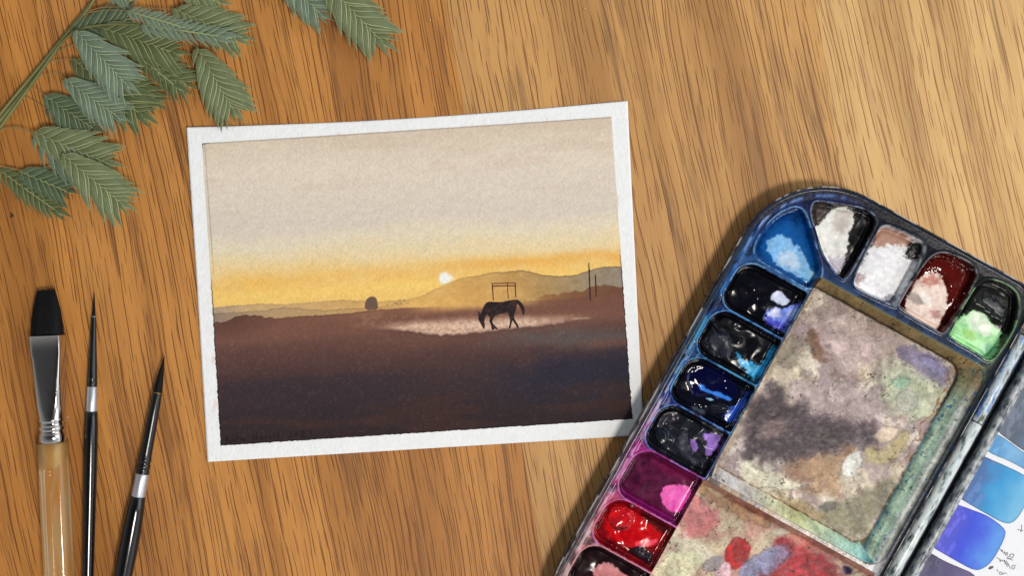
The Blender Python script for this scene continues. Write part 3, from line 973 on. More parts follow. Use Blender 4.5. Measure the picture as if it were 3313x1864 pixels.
# 8 thick black paint, violet floor
bare_blob(8, R6([(858, 600), (890, 618), (908, 668), (888, 694), (860, 655)]), (150, 112, 196), edge=2, warp=3, rough=.35, seed=40)
bare_blob(8, R6([(930, 568), (990, 575), (1068, 588), (1005, 690), (968, 722), (942, 690), (965, 640), (948, 600)]), (152, 112, 200), edge=3, warp=6, rough=.35, seed=41, var=.2)
well_blob(8, R6([(700, 490), (740, 450), (800, 460), (780, 500), (720, 510)]), (52, 46, 58), edge=5, warp=4, h=8, seed=42)
well_blob(8, R6([(610, 560), (700, 520), (740, 600), (720, 680), (640, 640)]), (22, 28, 38), edge=7, warp=5, h=12, rough=.18, seed=43)
well_blob(8, R6([(760, 560), (840, 540), (860, 680), (920, 760), (860, 780), (760, 700)]), (34, 38, 50), edge=7, warp=6, h=10, rough=.45, seed=44)
# 9 dull magenta pool with bright pink floor
well_blob(9, R6([(440, 900), (480, 950), (640, 1030), (770, 1100), (760, 1140), (600, 1060), (440, 960)]), (124, 14, 96), edge=6, warp=5, alpha=.9, rough=.2, seed=45)
well_blob(9, R6([(640, 720), (900, 850), (880, 900), (760, 860), (640, 790)]), (110, 14, 66), edge=14, warp=8, alpha=.7, seed=46)
bare_blob(9, R6([(695, 905), (770, 890), (872, 908), (850, 985), (800, 1062), (755, 1066), (700, 1032), (676, 965)]), (226, 58, 168), edge=2.5, warp=4, rough=.3, seed=47, var=.1)
well_blob(9, R6([(740, 940), (800, 930), (840, 960), (800, 1010), (740, 1000)]), (244, 108, 196), edge=12, warp=14, alpha=.6, seed=48)
# 10 red
well_blob(10, R6([(330, 1090), (400, 1000), (520, 1060), (640, 1140), (715, 1185), (660, 1250), (560, 1280), (480, 1290), (340, 1210)]), (196, 8, 20), edge=9, warp=9, rough=.14, seed=49, var=.18)
well_blob(10, R6([(345, 1040), (420, 1000), (500, 1040), (520, 1110), (480, 1170), (400, 1180), (335, 1120)]), (188, 22, 30), edge=5, warp=5, h=12, rough=.1, seed=50, var=.25)
well_blob(10, R6([(390, 1150), (440, 1140), (480, 1155), (440, 1175), (400, 1175)]), (92, 22, 26), edge=4, warp=6, h=-5, seed=51)
well_blob(10, R6([(515, 1245), (590, 1235), (662, 1225), (655, 1258), (580, 1278), (530, 1272)]), (238, 70, 92), edge=5, warp=4, rough=.25, seed=52)
well_blob(10, R6([(540, 1060), (620, 1085), (750, 1140), (715, 1200), (600, 1120)]), (62, 10, 14), edge=8, warp=8, alpha=.9, seed=53)
well_blob(10, R6([(470, 1300), (540, 1265), (600, 1300), (640, 1330), (610, 1385), (540, 1350)]), (30, 20, 30), edge=5, warp=6, h=8, rough=.3, seed=54)
# 11 maroon with pink floor
bare_blob(11, R6([(255, 1425), (310, 1372), (370, 1375), (440, 1430), (520, 1480), (500, 1580), (300, 1580)]), (200, 122, 124), edge=4, warp=7, rough=.4, seed=55)

# -- first mixing tray
A1 = (slice(0, None), slice(0, None))
c1 = smooth(0, 4, o1)
mbase = np.ones(S.shape + (3,)) * np.array([196., 185., 166.])
nA = fbm(S / 120, T / 120, 101, 5, .6)
nB = fbm(S / 40 + nA * 3, T / 40, 102, 5, .6)
nC = fbm(S / 11, T / 11, 103, 4, .6)
mbase = mix(mbase, (146, 130, 134), smooth(.44, .60, nA) * .8)
mbase = mix(mbase, (214, 206, 192), smooth(.52, .68, nB) * .75)
mbase = mix(mbase, (128, 106, 92), smooth(.55, .70, fbm(S / 30 + 2 * nB, T / 50, 104, 5, .6)) * .6)
C[:] = mix(C, mbase, c1)


def tb(poly, col, edge=30, warp=34, alpha=.85, seed=0, ws=34.0, var=.14, which=None, **kw):
    p = np.asarray(poly)
    lo_, hi_ = p.min(0) - 50, p.max(0) + 50
    i0, i1 = np.searchsorted(s1, (lo_[0], hi_[0]))
    j0, j1 = np.searchsorted(t1, (lo_[1], hi_[1]))
    sl = (slice(j0, j1), slice(i0, i1))
    blob(sl, poly, col, edge=edge, warp=warp, alpha=alpha, seed=400 + seed, ws=ws, var=var, clip=(c1 if which is None else which)[sl], dry=.35, **kw)


tb(R5([(640, 830), (760, 800), (900, 900), (1200, 1080), (1500, 1250), (1400, 1449), (1000, 1400), (700, 1300), (620, 1050)]), (164, 146, 144), seed=1, alpha=.7)
tb(R5([(660, 880), (740, 830), (800, 870), (760, 960), (660, 1000), (600, 990)]), (206, 196, 180), seed=2, edge=8, warp=16)
tb(R5([(640, 1150), (720, 1130), (740, 1240), (820, 1400), (720, 1400), (660, 1280)]), (112, 82, 62), seed=3, edge=9, warp=14, alpha=.8)
tb(R5([(460, 1230), (560, 1180), (620, 1260), (600, 1400), (480, 1449), (400, 1400)]), (128, 120, 108), seed=4, alpha=.8)
tb(R5([(780, 1180), (960, 1200), (1160, 1300), (1100, 1440), (840, 1420)]), (184, 166, 162), seed=5, alpha=.8)
tb(R7([(870, 160), (1100, 150), (1300, 290), (1260, 420), (1120, 520), (960, 470), (840, 340)]), (186, 192, 166), seed=6, alpha=.85)
tb(R7([(930, 240), (1050, 230), (1060, 290), (970, 320)]), (146, 184, 160), seed=7, edge=9, warp=14, alpha=.8)
tb(R7([(980, 40), (1100, 60), (1290, 170), (1280, 270), (1200, 280), (1060, 170), (970, 110)]), (122, 114, 140), seed=8, edge=12, warp=18, alpha=.85)
tb(R7([(1080, 100), (1160, 90), (1290, 180), (1240, 240), (1140, 180)]), (140, 138, 176), seed=9, edge=12, warp=12, alpha=.6)
tb(R7([(0, 640), (40, 460), (130, 320), (240, 260), (330, 400), (450, 470), (600, 500), (790, 520), (870, 560), (830, 640), (700, 660), (560, 700), (450, 730), (350, 780), (250, 780), (130, 750), (0, 740)]), (66, 52, 64), seed=10, edge=34, warp=44, alpha=.93, var=.25)
tb(R7([(100, 520), (200, 480), (300, 500), (330, 580), (200, 620), (100, 590)]), (136, 118, 116), seed=11, edge=16, warp=22, alpha=.75)
tb(R7([(380, 560), (520, 540), (700, 580), (680, 640), (480, 690), (390, 660)]), (62, 48, 56), seed=12, edge=18, warp=26, alpha=.75)
tb(R7([(280, 280), (420, 220), (600, 240), (740, 320), (860, 380), (900, 470), (760, 470), (560, 470), (400, 420)]), (164, 150, 150), seed=13, edge=18, warp=28, alpha=.8)
tb(R7([(820, 590), (900, 540), (990, 540), (960, 610), (860, 650)]), (204, 186, 166), seed=14, edge=6, warp=10, alpha=.85)
tb(R7([(370, 720), (560, 700), (720, 660), (660, 780), (590, 880), (640, 960), (450, 960), (300, 880), (250, 800)]), (140, 100, 66), seed=15, edge=30, warp=38, alpha=.6)
tb(R7([(0, 740), (60, 760), (160, 830), (330, 860), (430, 900), (300, 960), (100, 880), (0, 860)]), (206, 202, 182), seed=16, edge=8, warp=18, alpha=.9)
tb(R7([(690, 700), (742, 688), (757, 745), (728, 800), (690, 862), (640, 842), (620, 780)]), (214, 214, 208), seed=17, edge=3, warp=8, alpha=.92, ws=12)
tb(R7([(760, 640), (900, 700), (960, 620), (1050, 560), (1000, 720), (880, 800), (780, 760)]), (180, 168, 120), seed=18, edge=14, warp=22, alpha=.75)
tb(R7([(560, 1060), (760, 960), (900, 850), (960, 900), (860, 1080), (780, 1220), (690, 1240), (420, 1090)]), (124, 118, 96), seed=19, edge=16, warp=22, alpha=.85)
tb(R7([(480, 1030), (560, 1000), (610, 1020), (570, 1060), (500, 1060)]), (84, 84, 82), seed=20, edge=8, warp=12, alpha=.7)
tb(R7([(200, 930), (420, 1010), (560, 1100), (440, 1120), (240, 1000)]), (150, 130, 84), seed=21, edge=12, warp=18, alpha=.7)
# water ring
rs, rt = R7([(1030, 380)])[0]
rd = np.hypot(S - rs, T - rt)
C[:] = mix(C, (166, 166, 158), smooth(38, 34, rd) * .75)
C[:] = mix(C, (132, 134, 122), np.exp(-((rd - 36) / 2.4) ** 2) * .6)
# dirt collected where floor meets walls
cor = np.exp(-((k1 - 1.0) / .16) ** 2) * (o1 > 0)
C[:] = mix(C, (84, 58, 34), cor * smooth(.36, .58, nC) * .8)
ln = np.exp(-((S - 822 + (fbm(S / 30, T / 30, 106) - .5) * 50 + smooth(600, 800, T) * 10) / 2.2) ** 2) * smooth(330, 380, T) * smooth(800, 640, T)
C[:] = mix(C, (128, 74, 30), ln * .8 * c1)
wallR = smooth(1.05, .85, (905 - S) / 64) * (o1 > 0) * smooth(1.2, .8, np.abs(k1))
wall1 = smooth(3, -3, fd1 + (n1 - .5) * 10) * (o1 > 0)
rr, rb, rt_ = (S - 842) / 64, (T - 996) / 38, (328 - T) / 30
wallR = wall1 * ((rr >= rb) & (rr >= rt_) & (S > 600))
tealc = interp_cols(S + (n1 - .5) * 9, [(838, (92, 98, 78)), (847, (66, 96, 106)), (854, (110, 134, 122)), (866, (154, 172, 152)), (878, (128, 152, 138)), (888, (150, 158, 152)), (898, (170, 174, 166)), (908, (84, 88, 86))])
tealc = mix(tealc, (84, 68, 42), smooth(470, 330, T) * .75)
strk = fbm(S / 5, T / 120, 108, 3)
tealc = np.clip(tealc * 1.12 + 14, 0, 255) * (1 + (strk - .5) * .3)[..., None]
tealc = mix(tealc, (34, 74, 130), smooth(.72, .76, fbm(S / 7, T / 16, 109, 3)) * .6)
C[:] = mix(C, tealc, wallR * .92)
wallB = wall1 * ((rb > rr) & (rb > rt_) & (T > 800))
yel = interp_cols(S, [(284, (206, 204, 204)), (420, (200, 196, 190)), (600, (196, 198, 150)), (720, (190, 210, 186)), (830, (170, 214, 204)), (880, (70, 120, 130))])
C[:] = mix(C, yel, wallB * .9)
wallT = wall1 * ((rt_ > rr) & (rt_ > rb) & (T < 500))
C[:] = mix(C, (134, 116, 84), wallT * .9)
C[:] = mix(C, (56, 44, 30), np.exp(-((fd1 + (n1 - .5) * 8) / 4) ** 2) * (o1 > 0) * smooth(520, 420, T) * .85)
C[:] = mix(C, (146, 134, 92), np.exp(-((T - 300) / 5) ** 2) * smooth(280, 290, S) * smooth(905, 890, S) * .7)
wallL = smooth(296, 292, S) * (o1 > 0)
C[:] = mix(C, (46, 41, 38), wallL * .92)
C[:] = mix(C, (150, 128, 104), np.exp(-((S - 304 + (n1 - .5) * 10) / 6) ** 2) * smooth(.35, .6, nC) * (o1 > 0) * .6)
rgh = np.where(o1 > 0, .40 + (nC - .5) * .3, rgh)
# -- second mixing tray
c2 = smooth(0, 4, o2)
mb2 = np.ones(S.shape + (3,)) * np.array([188., 174., 150.])
mb2 = mix(mb2, (206, 202, 184), smooth(.48, .62, nA) * .7)
mb2 = mix(mb2, (176, 126, 120), smooth(.46, .6, fbm(S / 70, T / 70, 110, 4)) * .6)
C[:] = mix(C, mb2, c2)
q = dict(which=c2)
tb(R6([(860, 960), (960, 960), (1060, 1060), (1040, 1180), (900, 1240), (800, 1200), (830, 1080)]), (196, 120, 124), seed=30, edge=22, warp=30, alpha=.8, **q)
tb(R6([(900, 870), (1000, 930), (1150, 1010), (1366, 1120), (1366, 1180), (1200, 1110), (1000, 1010), (900, 940)]), (160, 128, 98), seed=31, edge=12, warp=18, alpha=.8, **q)
tb(R6([(1100, 1000), (1366, 1120), (1366, 1060), (1200, 1000)]), (112, 76, 62), seed=32, edge=10, warp=12, alpha=.7, **q)
tb(R6([(640, 1400), (760, 1320), (900, 1300), (960, 1380), (880, 1500), (640, 1500)]), (204, 204, 172), seed=33, edge=18, warp=24, alpha=.8, **q)
tb(R6([(950, 1370), (1060, 1325), (1085, 1400), (1010, 1450), (930, 1420)]), (146, 140, 142), seed=34, edge=5, warp=8, alpha=.9, **q)
tb(R6([(1110, 1240), (1150, 1213), (1230, 1258), (1252, 1310), (1200, 1395), (1130, 1435), (1062, 1372)]), (168, 34, 42), seed=35, edge=3, warp=6, alpha=.95, var=.25, **q)
tb(R6([(1050, 1400), (1110, 1368), (1118, 1420), (1130, 1470), (1000, 1470)]), (214, 182, 190), seed=36, edge=4, warp=6, alpha=.9, **q)
tb(R6([(1160, 1440), (1260, 1330), (1366, 1290), (1440, 1330), (1366, 1470), (1200, 1520)]), (136, 140, 172), seed=37, edge=14, warp=18, alpha=.85, **q)
tb(R7([(200, 1200), (330, 1250), (460, 1310), (600, 1400), (620, 1500), (300, 1560), (60, 1480), (200, 1380)]), (156, 46, 58), seed=38, edge=16, warp=26, alpha=.9, var=.3, **q)
tb(R7([(150, 1290), (250, 1250), (330, 1330), (260, 1400), (160, 1449), (90, 1400)]), (150, 152, 184), seed=39, edge=16, warp=22, alpha=.8, **q)
tb(R7([(280, 1180), (420, 1230), (520, 1320), (420, 1330), (300, 1260)]), (196, 120, 112), seed=40, edge=14, warp=18, alpha=.7, **q)
tb(R7([(560, 1320), (680, 1340), (730, 1380), (700, 1460), (620, 1430)]), (206, 176, 164), seed=41, edge=8, warp=12, alpha=.8, **q)
tb(R7([(630, 1410), (680, 1400), (690, 1449), (640, 1460)]), (46, 40, 84), seed=42, edge=6, warp=8, alpha=.8, **q)
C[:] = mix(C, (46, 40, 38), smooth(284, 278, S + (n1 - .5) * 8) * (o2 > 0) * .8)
C[:] = mix(C, (150, 104, 92), smooth(1.1, .7, (T - 1048) / 22) * (o2 > 0) * .6)
rgh = np.where(o2 > 0, .48 + (nC - .5) * .3, rgh)
# specks of dried pigment and fine cracks on both trays
both = np.maximum(c1, c2)
sp = smooth(.74, .80, fbm(S / 8, T / 8, 120, 3)) * smooth(.4, .6, fbm(S / 60, T / 60, 121, 2))
C[:] = mix(C, (36, 30, 32), sp * both * .85)
ga, gb = (S + T) * .707, (S - T) * .707
marb = fbm(ga / 70 + 2.6 * nA, gb / 26 + 2.6 * nB, 130, 5, .6)
gran = fbm(S / 4.5, T / 4.5, 131, 2)
C[:] = C * (1 + (((nC - .5) * .16 + (marb - .5) * .50 + (gran - .5) * .18) * both)[..., None])
veins = smooth(.03, .0, np.abs(fbm(S / 22, T / 22, 122, 4) - .5)) * smooth(.45, .6, fbm(S / 90, T / 90, 123, 2))
C[:] = mix(C, (90, 74, 72), veins * both * .28)
C[:] = np.where(both[..., None] > .5, np.clip((C - 150) * 1.20 + 140, 12, 255), C)
hgt += both * (nB - .5) * 2.0 + relief * (1 - both) * .12
C[:] = np.clip(C, 0, 255)

# -- cut the sheet into parts
XY = to_world(*pal_px(S, T), ZREF)
VV = XY.copy()
VV[..., 2] = hgt * PX * ZS
LC = lin(C)
nvt, nut = S.shape
cells = grid_faces(nut, nvt).reshape(nvt - 1, nut - 1, 4)


def cell_avg(a):
    return (a[:-1, :-1] + a[1:, :-1] + a[:-1, 1:] + a[1:, 1:]) / 4


valid = cell_avg((din > -2.2 * STEP).astype(float)) > .99
valid &= cell_avg(din) > -STEP * .75
region = np.zeros(valid.shape, int)            # 0 body
region[cell_avg(o1) > 0] = 1
region[cell_avg(o2) > 0] = 2
for k, (sl, d) in enumerate(wel):
    full = np.full(S.shape, -9.0)
    full[sl] = d
    inside = cell_avg(full) > 0
    region[inside] = 10 + 2 * k
    pm = np.zeros(S.shape)
    pm[sl] = paint_mask[k]
    if k in bare:
        pm[sl] *= 1 - bare[k]
    region[inside & (cell_avg(pm) > .5)] = 11 + 2 * k

plastic_mat = attr_mat("stained_enamel", .4, .22, 900.0, 0.00004, .4, use_rough=True)
tray_mat = attr_mat("stained_mixing_enamel", .5, .25, 700.0, 0.00003, .4, use_rough=True)
wet_mat = attr_mat("watercolour_paint", .2, .30, 300.0, 0.00006, .3, use_rough=True)
bare_mat = attr_mat("bare_well_enamel", .35, .5, 900.0, 0.00006, .5, use_rough=True)
palette = thing("paint_palette", "open folding watercolour palette crusted with blue, black, magenta and red paint", "palette")


def cut(name, code, mat, parent, **props):
    f = cells[valid & (region == code)]
    if len(f) == 0:
        return None
    used, inv = np.unique(f.ravel(), return_inverse=True)
    me = np_mesh(name, VV.reshape(-1, 3)[used], inv.reshape(f.shape), mat, LC.reshape(-1, 3)[used], {"Rough": np.clip(rgh.reshape(-1)[used], .04, 1)})
    return obj(name, me, parent, **props)


body = cut("palette_base", 0, plastic_mat, palette)
cut("mixing_tray", 1, tray_mat, palette, label="upper mixing tray stained beige, mauve and brown")
cut("mixing_tray", 2, tray_mat, palette, label="lower mixing tray smeared with crimson and pink")
WLAB = ["glossy turquoise blue paint in the rounded corner well", "black paint round a bare white middle", "thin black and brown paint on bare white", "glossy dark red brown paint",
        "black green paint over pale mint floor", "wet blue black paint below the corner well", "lumpy blue black paint with cyan edge", "wet ultramarine paint",
        "thick black paint with violet floor", "dull magenta paint with bright pink floor", "bright red paint", "dark maroon paint with pink floor", "brown paint"]
for k in range(len(wel)):
    w = cut("well", 10 + 2 * k, bare_mat, palette)
    cut("paint", 11 + 2 * k, wet_mat, w, label=WLAB[k])
# outer side wall
side_mat = NT("palette_side")
f = side_mat.noise(side_mat.objco(), 800.0, 4.0)
side_mat.p(Base_Color=side_mat.mix(side_mat.step(f, .48, .66, 0, .8), lin4((28, 30, 38)), lin4((176, 168, 156))), Roughness=.4)
SV, SF = [], []
for (s, t) in OUT:
    for (off, z) in ((0, 112), (1.5, 60), (4, 12), (14, 0)):
        c = np.array([PWID / 2, PLEN / 2])
        v = c - (s, t)
        v = v / np.abs(v).max()
        x, y, _ = P(*pal_px(s + v[0] * off, t + v[1] * off), ZREF)
        SV.append((x, y, z * PX * ZS))
no = len(OUT)
for j in range(no):
    j2 = (j + 1) % no
    for r in range(3):
        SF.append((j * 4 + r, j * 4 + r + 1, j2 * 4 + r + 1, j2 * 4 + r))
obj("side_wall", pymesh("side_wall", SV, SF, side_mat.m), palette)


def mottled(name, stops, scale, rough=.35, metal=0.0, spec=.5, bump=True, aniso=None):
    m = NT(name)
    co = m.objco()
    if aniso:
        r = m.n("VectorRotate", rotation_type='Z_AXIS')
        m.l(co, r.inputs["Vector"])
        r.inputs["Angle"].default_value = math.radians(29)
        mp = m.n("Mapping")
        mp.inputs["Scale"].default_value = aniso
        m.l(r.outputs[0], mp.inputs["Vector"])
        co = mp.outputs[0]
    f = m.noise(co, scale, 5.0, .62)
    rp = m.n("ValToRGB")
    m.l(f, rp.inputs[0])
    els = rp.color_ramp.elements
    els[0].position, els[0].color = stops[0][0], lin4(stops[0][1])
    els[1].position, els[1].color = stops[-1][0], lin4(stops[-1][1])
    for pos, c in stops[1:-1]:
        e = els.new(pos)
        e.color = lin4(c)
    m.p(Base_Color=rp.outputs[0], Roughness=rough, Metallic=metal)
    m.bsdf.inputs["Specular IOR Level"].default_value = spec
    if bump:
        m.bump(f, .4, .0001)
    return m.m


def pal_pt(s, t, z):
    x, y, _ = P(*pal_px(s, t), ZREF)
    return (x, y, z * PX * ZS)


hinge = obj("hinge", None, palette)
hinge.empty_display_size = .01
kn_white = mottled("hinge_pale_enamel", [(.30, (30, 32, 36)), (.40, (112, 126, 128)), (.5, (196, 206, 208)), (.7, (222, 222, 212))], 330.0, .3, aniso=(1.6, .5, 1))
kn_blue = mottled("hinge_blue_stain", [(.30, (24, 40, 90)), (.43, (90, 130, 190)), (.52, (200, 214, 224)), (.62, (110, 112, 84)), (.75, (40, 60, 110))], 240.0, .3, aniso=(1.6, .5, 1))
for (ta, tbb, mt, r) in ((146, 462, kn_blue, 20), (466, 1290, kn_white, 22), (1294, 1700, kn_blue, 20)):
    V, F = tube([pal_pt(958, ta, 84), pal_pt(958, ta + 3, 84), pal_pt(958, tbb - 3, 84), pal_pt(958, tbb, 84)], [r * .9 * PX, r * PX, r * PX, r * .9 * PX], 24)
    obj("knuckle", pymesh("knuckle", V, F, mt), hinge)
V, F = tube([pal_pt(958, 140, 84), pal_pt(958, 1706, 84)], 9 * PX, 10)
obj("hinge_pin", pymesh("hinge_pin", V, F, mat_simple("hinge_pin", (60, 62, 66), .35, 1.0).m), hinge)
# strip of dark metal under the hinge
V = [pal_pt(s, t, z) for t in (120, 1720) for s, z in ((931, 40), (931, 62), (1004, 62), (1004, 40))]
V = [pal_pt(932, 120, 30), pal_pt(932, 120, 58), pal_pt(1003, 120, 58), pal_pt(1003, 120, 30), pal_pt(932, 1720, 30), pal_pt(932, 1720, 58), pal_pt(1003, 1720, 58), pal_pt(1003, 1720, 30)]
obj("hinge_leaf", pymesh("hinge_leaf", V, [(0, 1, 2, 3), (7, 6, 5, 4), (0, 4, 5, 1), (1, 5, 6, 2), (2, 6, 7, 3), (3, 7, 4, 0)], mat_simple("hinge_leaf", (26, 34, 52), .4).m, False), hinge)

# lid: shallow tray on the far side of the hinge
LID0, LID1 = 1004.0, 1930.0
rim_mat = mottled("lid_rim_enamel", [(.30, (24, 26, 30)), (.42, (84, 90, 96)), (.52, (148, 154, 158)), (.70, (206, 206, 202))], 420.0, .35, aniso=(1.2, .7, 1))
lid_floor = mottled("lid_floor_enamel", [(.3, (120, 124, 128)), (.7, (206, 208, 208))], 60.0, .35)
lout = rounded(LID0, 0, LID1, PLEN, (75, 300, 300, 75))
ctr = np.array([(LID0 + LID1) / 2, PLEN / 2])


def inset(poly, d):
    p = np.asarray(poly)
    prev, nx = np.roll(p, 1, 0), np.roll(p, -1, 0)
    t = nx - prev
    t /= np.linalg.norm(t, axis=1)[:, None] + 1e-9
    return p + np.stack([-t[:, 1], t[:, 0]], 1) * d


prof = [(12, 0), (2, 12), (0, 100), (2, 108), (8, 112), (16, 110), (20, 98), (24, 102), (28, 101), (32, 90), (34, 66)]
V, F = [], []
rows = [inset(lout, d) for d, _ in prof]
for r, (_, z) in zip(rows, prof):
    V += [pal_pt(s, t, z) for s, t in r]
nn = len(lout)
for r in range(len(prof) - 1):
    for j in range(nn):
        j2 = (j + 1) % nn
        F.append((r * nn + j, r * nn + j2, (r + 1) * nn + j2, (r + 1) * nn + j))
lid = obj("lid", pymesh("lid", V, F, rim_mat), palette)
fl = inset(lout, 33.5)
obj("lid_floor", pymesh("lid_floor", [pal_pt(s, t, 66) for s, t in fl], [tuple(range(nn))], lid_floor, False), lid)

# ------------------------------------------------------------------ swatch card lying in the lid
swc = thing("swatch_card", "white colour chart card with blue swatches lying in the palette lid", "card")
card_paper = NT("swatch_card_paper")
ff = card_paper.noise(card_paper.objco(), 500.0, 3.0)
card_paper.p(Base_Color=card_paper.mix(ff, lin4((224, 226, 232)), lin4((236, 237, 240))), Roughness=.8)
card_paper.bump(ff, .4, .00008)
ZC = 74.0
outl = rounded(LID0 + 35, 60, LID1 - 60, PLEN - 60, (40, 200, 200, 40))
no = len(outl)
V = [pal_pt(s, t, 68) for s, t in outl] + [pal_pt(s, t, ZC) for s, t in outl]
F = [tuple(range(no))[::-1], tuple(range(no, 2 * no))] + [(j, (j + 1) % no, no + (j + 1) % no, no + j) for j in range(no)]
obj("paper_sheet", pymesh("card_sheet", V, F, card_paper.m, False), swc)
R4 = zoomer(2900, 1300, 2.569)
SW = [
    ([(800, 250), (870, 285), (960, 345), (1061, 425), (1200, 500), (1230, 560), (1200, 640), (1061, 560), (940, 495), (800, 440), (738, 395), (760, 330)], (94, 148, 196), (128, 178, 214), (84, 136, 196), "pale blue swatch"),
    ([(930, 0), (1000, -120), (1150, -160), (1350, 0), (1300, 300), (1200, 480), (1061, 412), (950, 330), (830, 240), (860, 130)], (106, 114, 130), (90, 100, 116), (112, 140, 174), "dark grey swatch"),
    ([(690, 465), (742, 458), (800, 488), (900, 530), (1061, 606), (1110, 650), (1090, 850), (1010, 985), (945, 1024), (865, 1002), (740, 930), (620, 862), (508, 792), (560, 700), (640, 560)], (84, 112, 164), (62, 150, 206), (122, 184, 220), "sky blue swatch"),
    ([(468, 843), (540, 868), (640, 905), (760, 950), (862, 1020), (912, 1072), (915, 1112), (880, 1200), (800, 1340), (720, 1400), (650, 1410), (540, 1352), (400, 1272), (268, 1195), (330, 1090), (420, 940)], (92, 92, 196), (66, 84, 212), (96, 150, 226), "ultramarine swatch"),
    ([(228, 1238), (300, 1268), (400, 1330), (520, 1380), (660, 1440), (680, 1520), (600, 1640), (480, 1700), (300, 1650), (40, 1520), (120, 1400)], (82, 80, 102), (92, 84, 120), (110, 100, 140), "purple grey swatch"),
]
sw_mat = attr_mat("swatch_wash", .7, .25, 500.0, .00005, .4)
for k, (poly, ca, cb, cc, lab) in enumerate(SW):
    p = chaikin(R4(poly), 2)
    lo_, hi_ = p.min(0), p.max(0)
    st = 3.0
    ss, tt = np.meshgrid(np.arange(lo_[0] - st, hi_[0] + 2 * st, st), np.arange(lo_[1] - st, hi_[1] + 2 * st, st))
    d = sdf(ss, tt, p)
    gt, gs = np.gradient(d, st)
    nb = (d < 0) & (d > -2 * st)
    ss, tt = np.where(nb, ss - gs * d, ss), np.where(nb, tt - gt * d, tt)
    wv = fbm(ss / 40, tt / 40, 500 + k)
    f = (ss - lo_[0]) / (hi_[0] - lo_[0]) + (wv - .5) * .35
    c = interp_cols(f, [(.12, ca), (.45, cb), (.95, cc)])
    smear = smooth(.5, .56, fbm(ss / 14, tt / 34, 520 + k, 3)) * smooth(.5, .25, f)
    c = mix(c, tuple(min(255, q_ * 1.12 + 14) for q_ in ca), smear * .6)
    c = mix(c, tuple(q_ * .72 for q_ in ca), np.exp(-(np.maximum(d, 0) / 3) ** 2) * .5)
    w_ = to_world(*pal_px(ss, tt), ZREF)
    w_[..., 2] = (ZC + 1.0) * PX * ZS
    fc = grid_faces(ss.shape[1], ss.shape[0])
    dd = d.ravel()
    ok = (dd[fc] > -2 * st).all(1) & (dd[fc].mean(1) > -st * .6)
    fc = fc[ok]
    used, inv = np.unique(fc.ravel(), return_inverse=True)
    obj("swatch", np_mesh("swatch", w_.reshape(-1, 3)[used], inv.reshape(fc.shape), sw_mat, lin(np.clip(c, 0, 255)).reshape(-1, 3)[used]), swc, label=lab)
pencil = mat_simple("pencil_graphite", (96, 98, 108), .6).m
PEN = [
    # Blue, written upside down along the edge
    [(985, 1276), (962, 1272), (945, 1280), (958, 1292), (935, 1298), (925, 1312), (950, 1314), (975, 1300), (985, 1276)], [(978, 1326), (930, 1308)], [(925, 1290), (932, 1262), (922, 1258), (912, 1284)],
    [(915, 1266), (905, 1260), (898, 1276), (905, 1250)], [(893, 1258), (880, 1250), (876, 1240), (890, 1240), (888, 1252), (866, 1230)],
    # Ultra
    [(1000, 1372), (975, 1362), (965, 1390), (980, 1404), (992, 1380)], [(955, 1395), (935, 1352), (920, 1330)], [(930, 1380), (915, 1345), (905, 1322)], [(945, 1365), (905, 1350)],
    [(908, 1342), (896, 1322), (888, 1330)], [(885, 1332), (872, 1318), (864, 1330), (876, 1338), (862, 1312)], [(858, 1314), (838, 1302)],
    # short word beneath
    [(925, 1440), (905, 1425), (895, 1445)], [(890, 1432), (870, 1420), (862, 1440), (880, 1446), (890, 1432)], [(858, 1420), (846, 1412), (842, 1400)],
    [(1061, 1078), (1030, 1074), (1012, 1066)], [(1040, 1090), (1050, 1048), (1046, 1030)],
]
for st in PEN:
    line = R4(st)
    pts = chaikin(line, 1, False)
    V, F = tube([pal_pt(s, t, ZC + .6) for s, t in pts], 1.0 * PX, 5)
    obj("pencil_stroke", pymesh("pencil_stroke", V, F, pencil), swc)
dr = R4([(770, 1395), (780, 1378), (800, 1372), (815, 1374), (810, 1390), (790, 1400), (775, 1402)])
obj("paint_spot", pymesh("paint_spot", [pal_pt(s, t, ZC + 1) for s, t in chaikin(dr, 1)], [tuple(range(14))], mat_simple("dark_spot", (44, 44, 54), .5).m), swc)

# ------------------------------------------------------------------ brushes
def brush_axis(p0, p1):
    a, b = np.array(p0, float), np.array(p1, float)
    d = b - a
    L = np.linalg.norm(d)
    d /= L
    return a, d, np.array([-d[1], d[0]])


def brush_part(name, parent, ax, secs, mat, z, nseg=28, ex=2.0, wob=None, **props):
    """secs: (distance along the axis px, half width px, half height px[, exponent[, side shift px]])"""
    a, d, nrm = ax
    acw = np.array([nrm[0], -nrm[1]])
    out = []
    for q in secs:
        e = q[3] if len(q) > 3 else ex
        sh = q[4] if len(q) > 4 else 0
        zz = q[5] if len(q) > 5 else z
        c = a + d * q[0] + nrm * sh
        out.append((P(c[0], c[1], zz * PX), acw, q[1] * PX, q[2] * PX, e))
    V, F = loft(out, nseg, True, wob)
    me = pymesh(name, V, F, mat)
    import bmesh
    bm = bmesh.new()
    bm.from_mesh(me)
    bmesh.ops.recalc_face_normals(bm, faces=bm.faces)
    bm.to_mesh(me)
    bm.free()
    return obj(name, me, parent, **props)


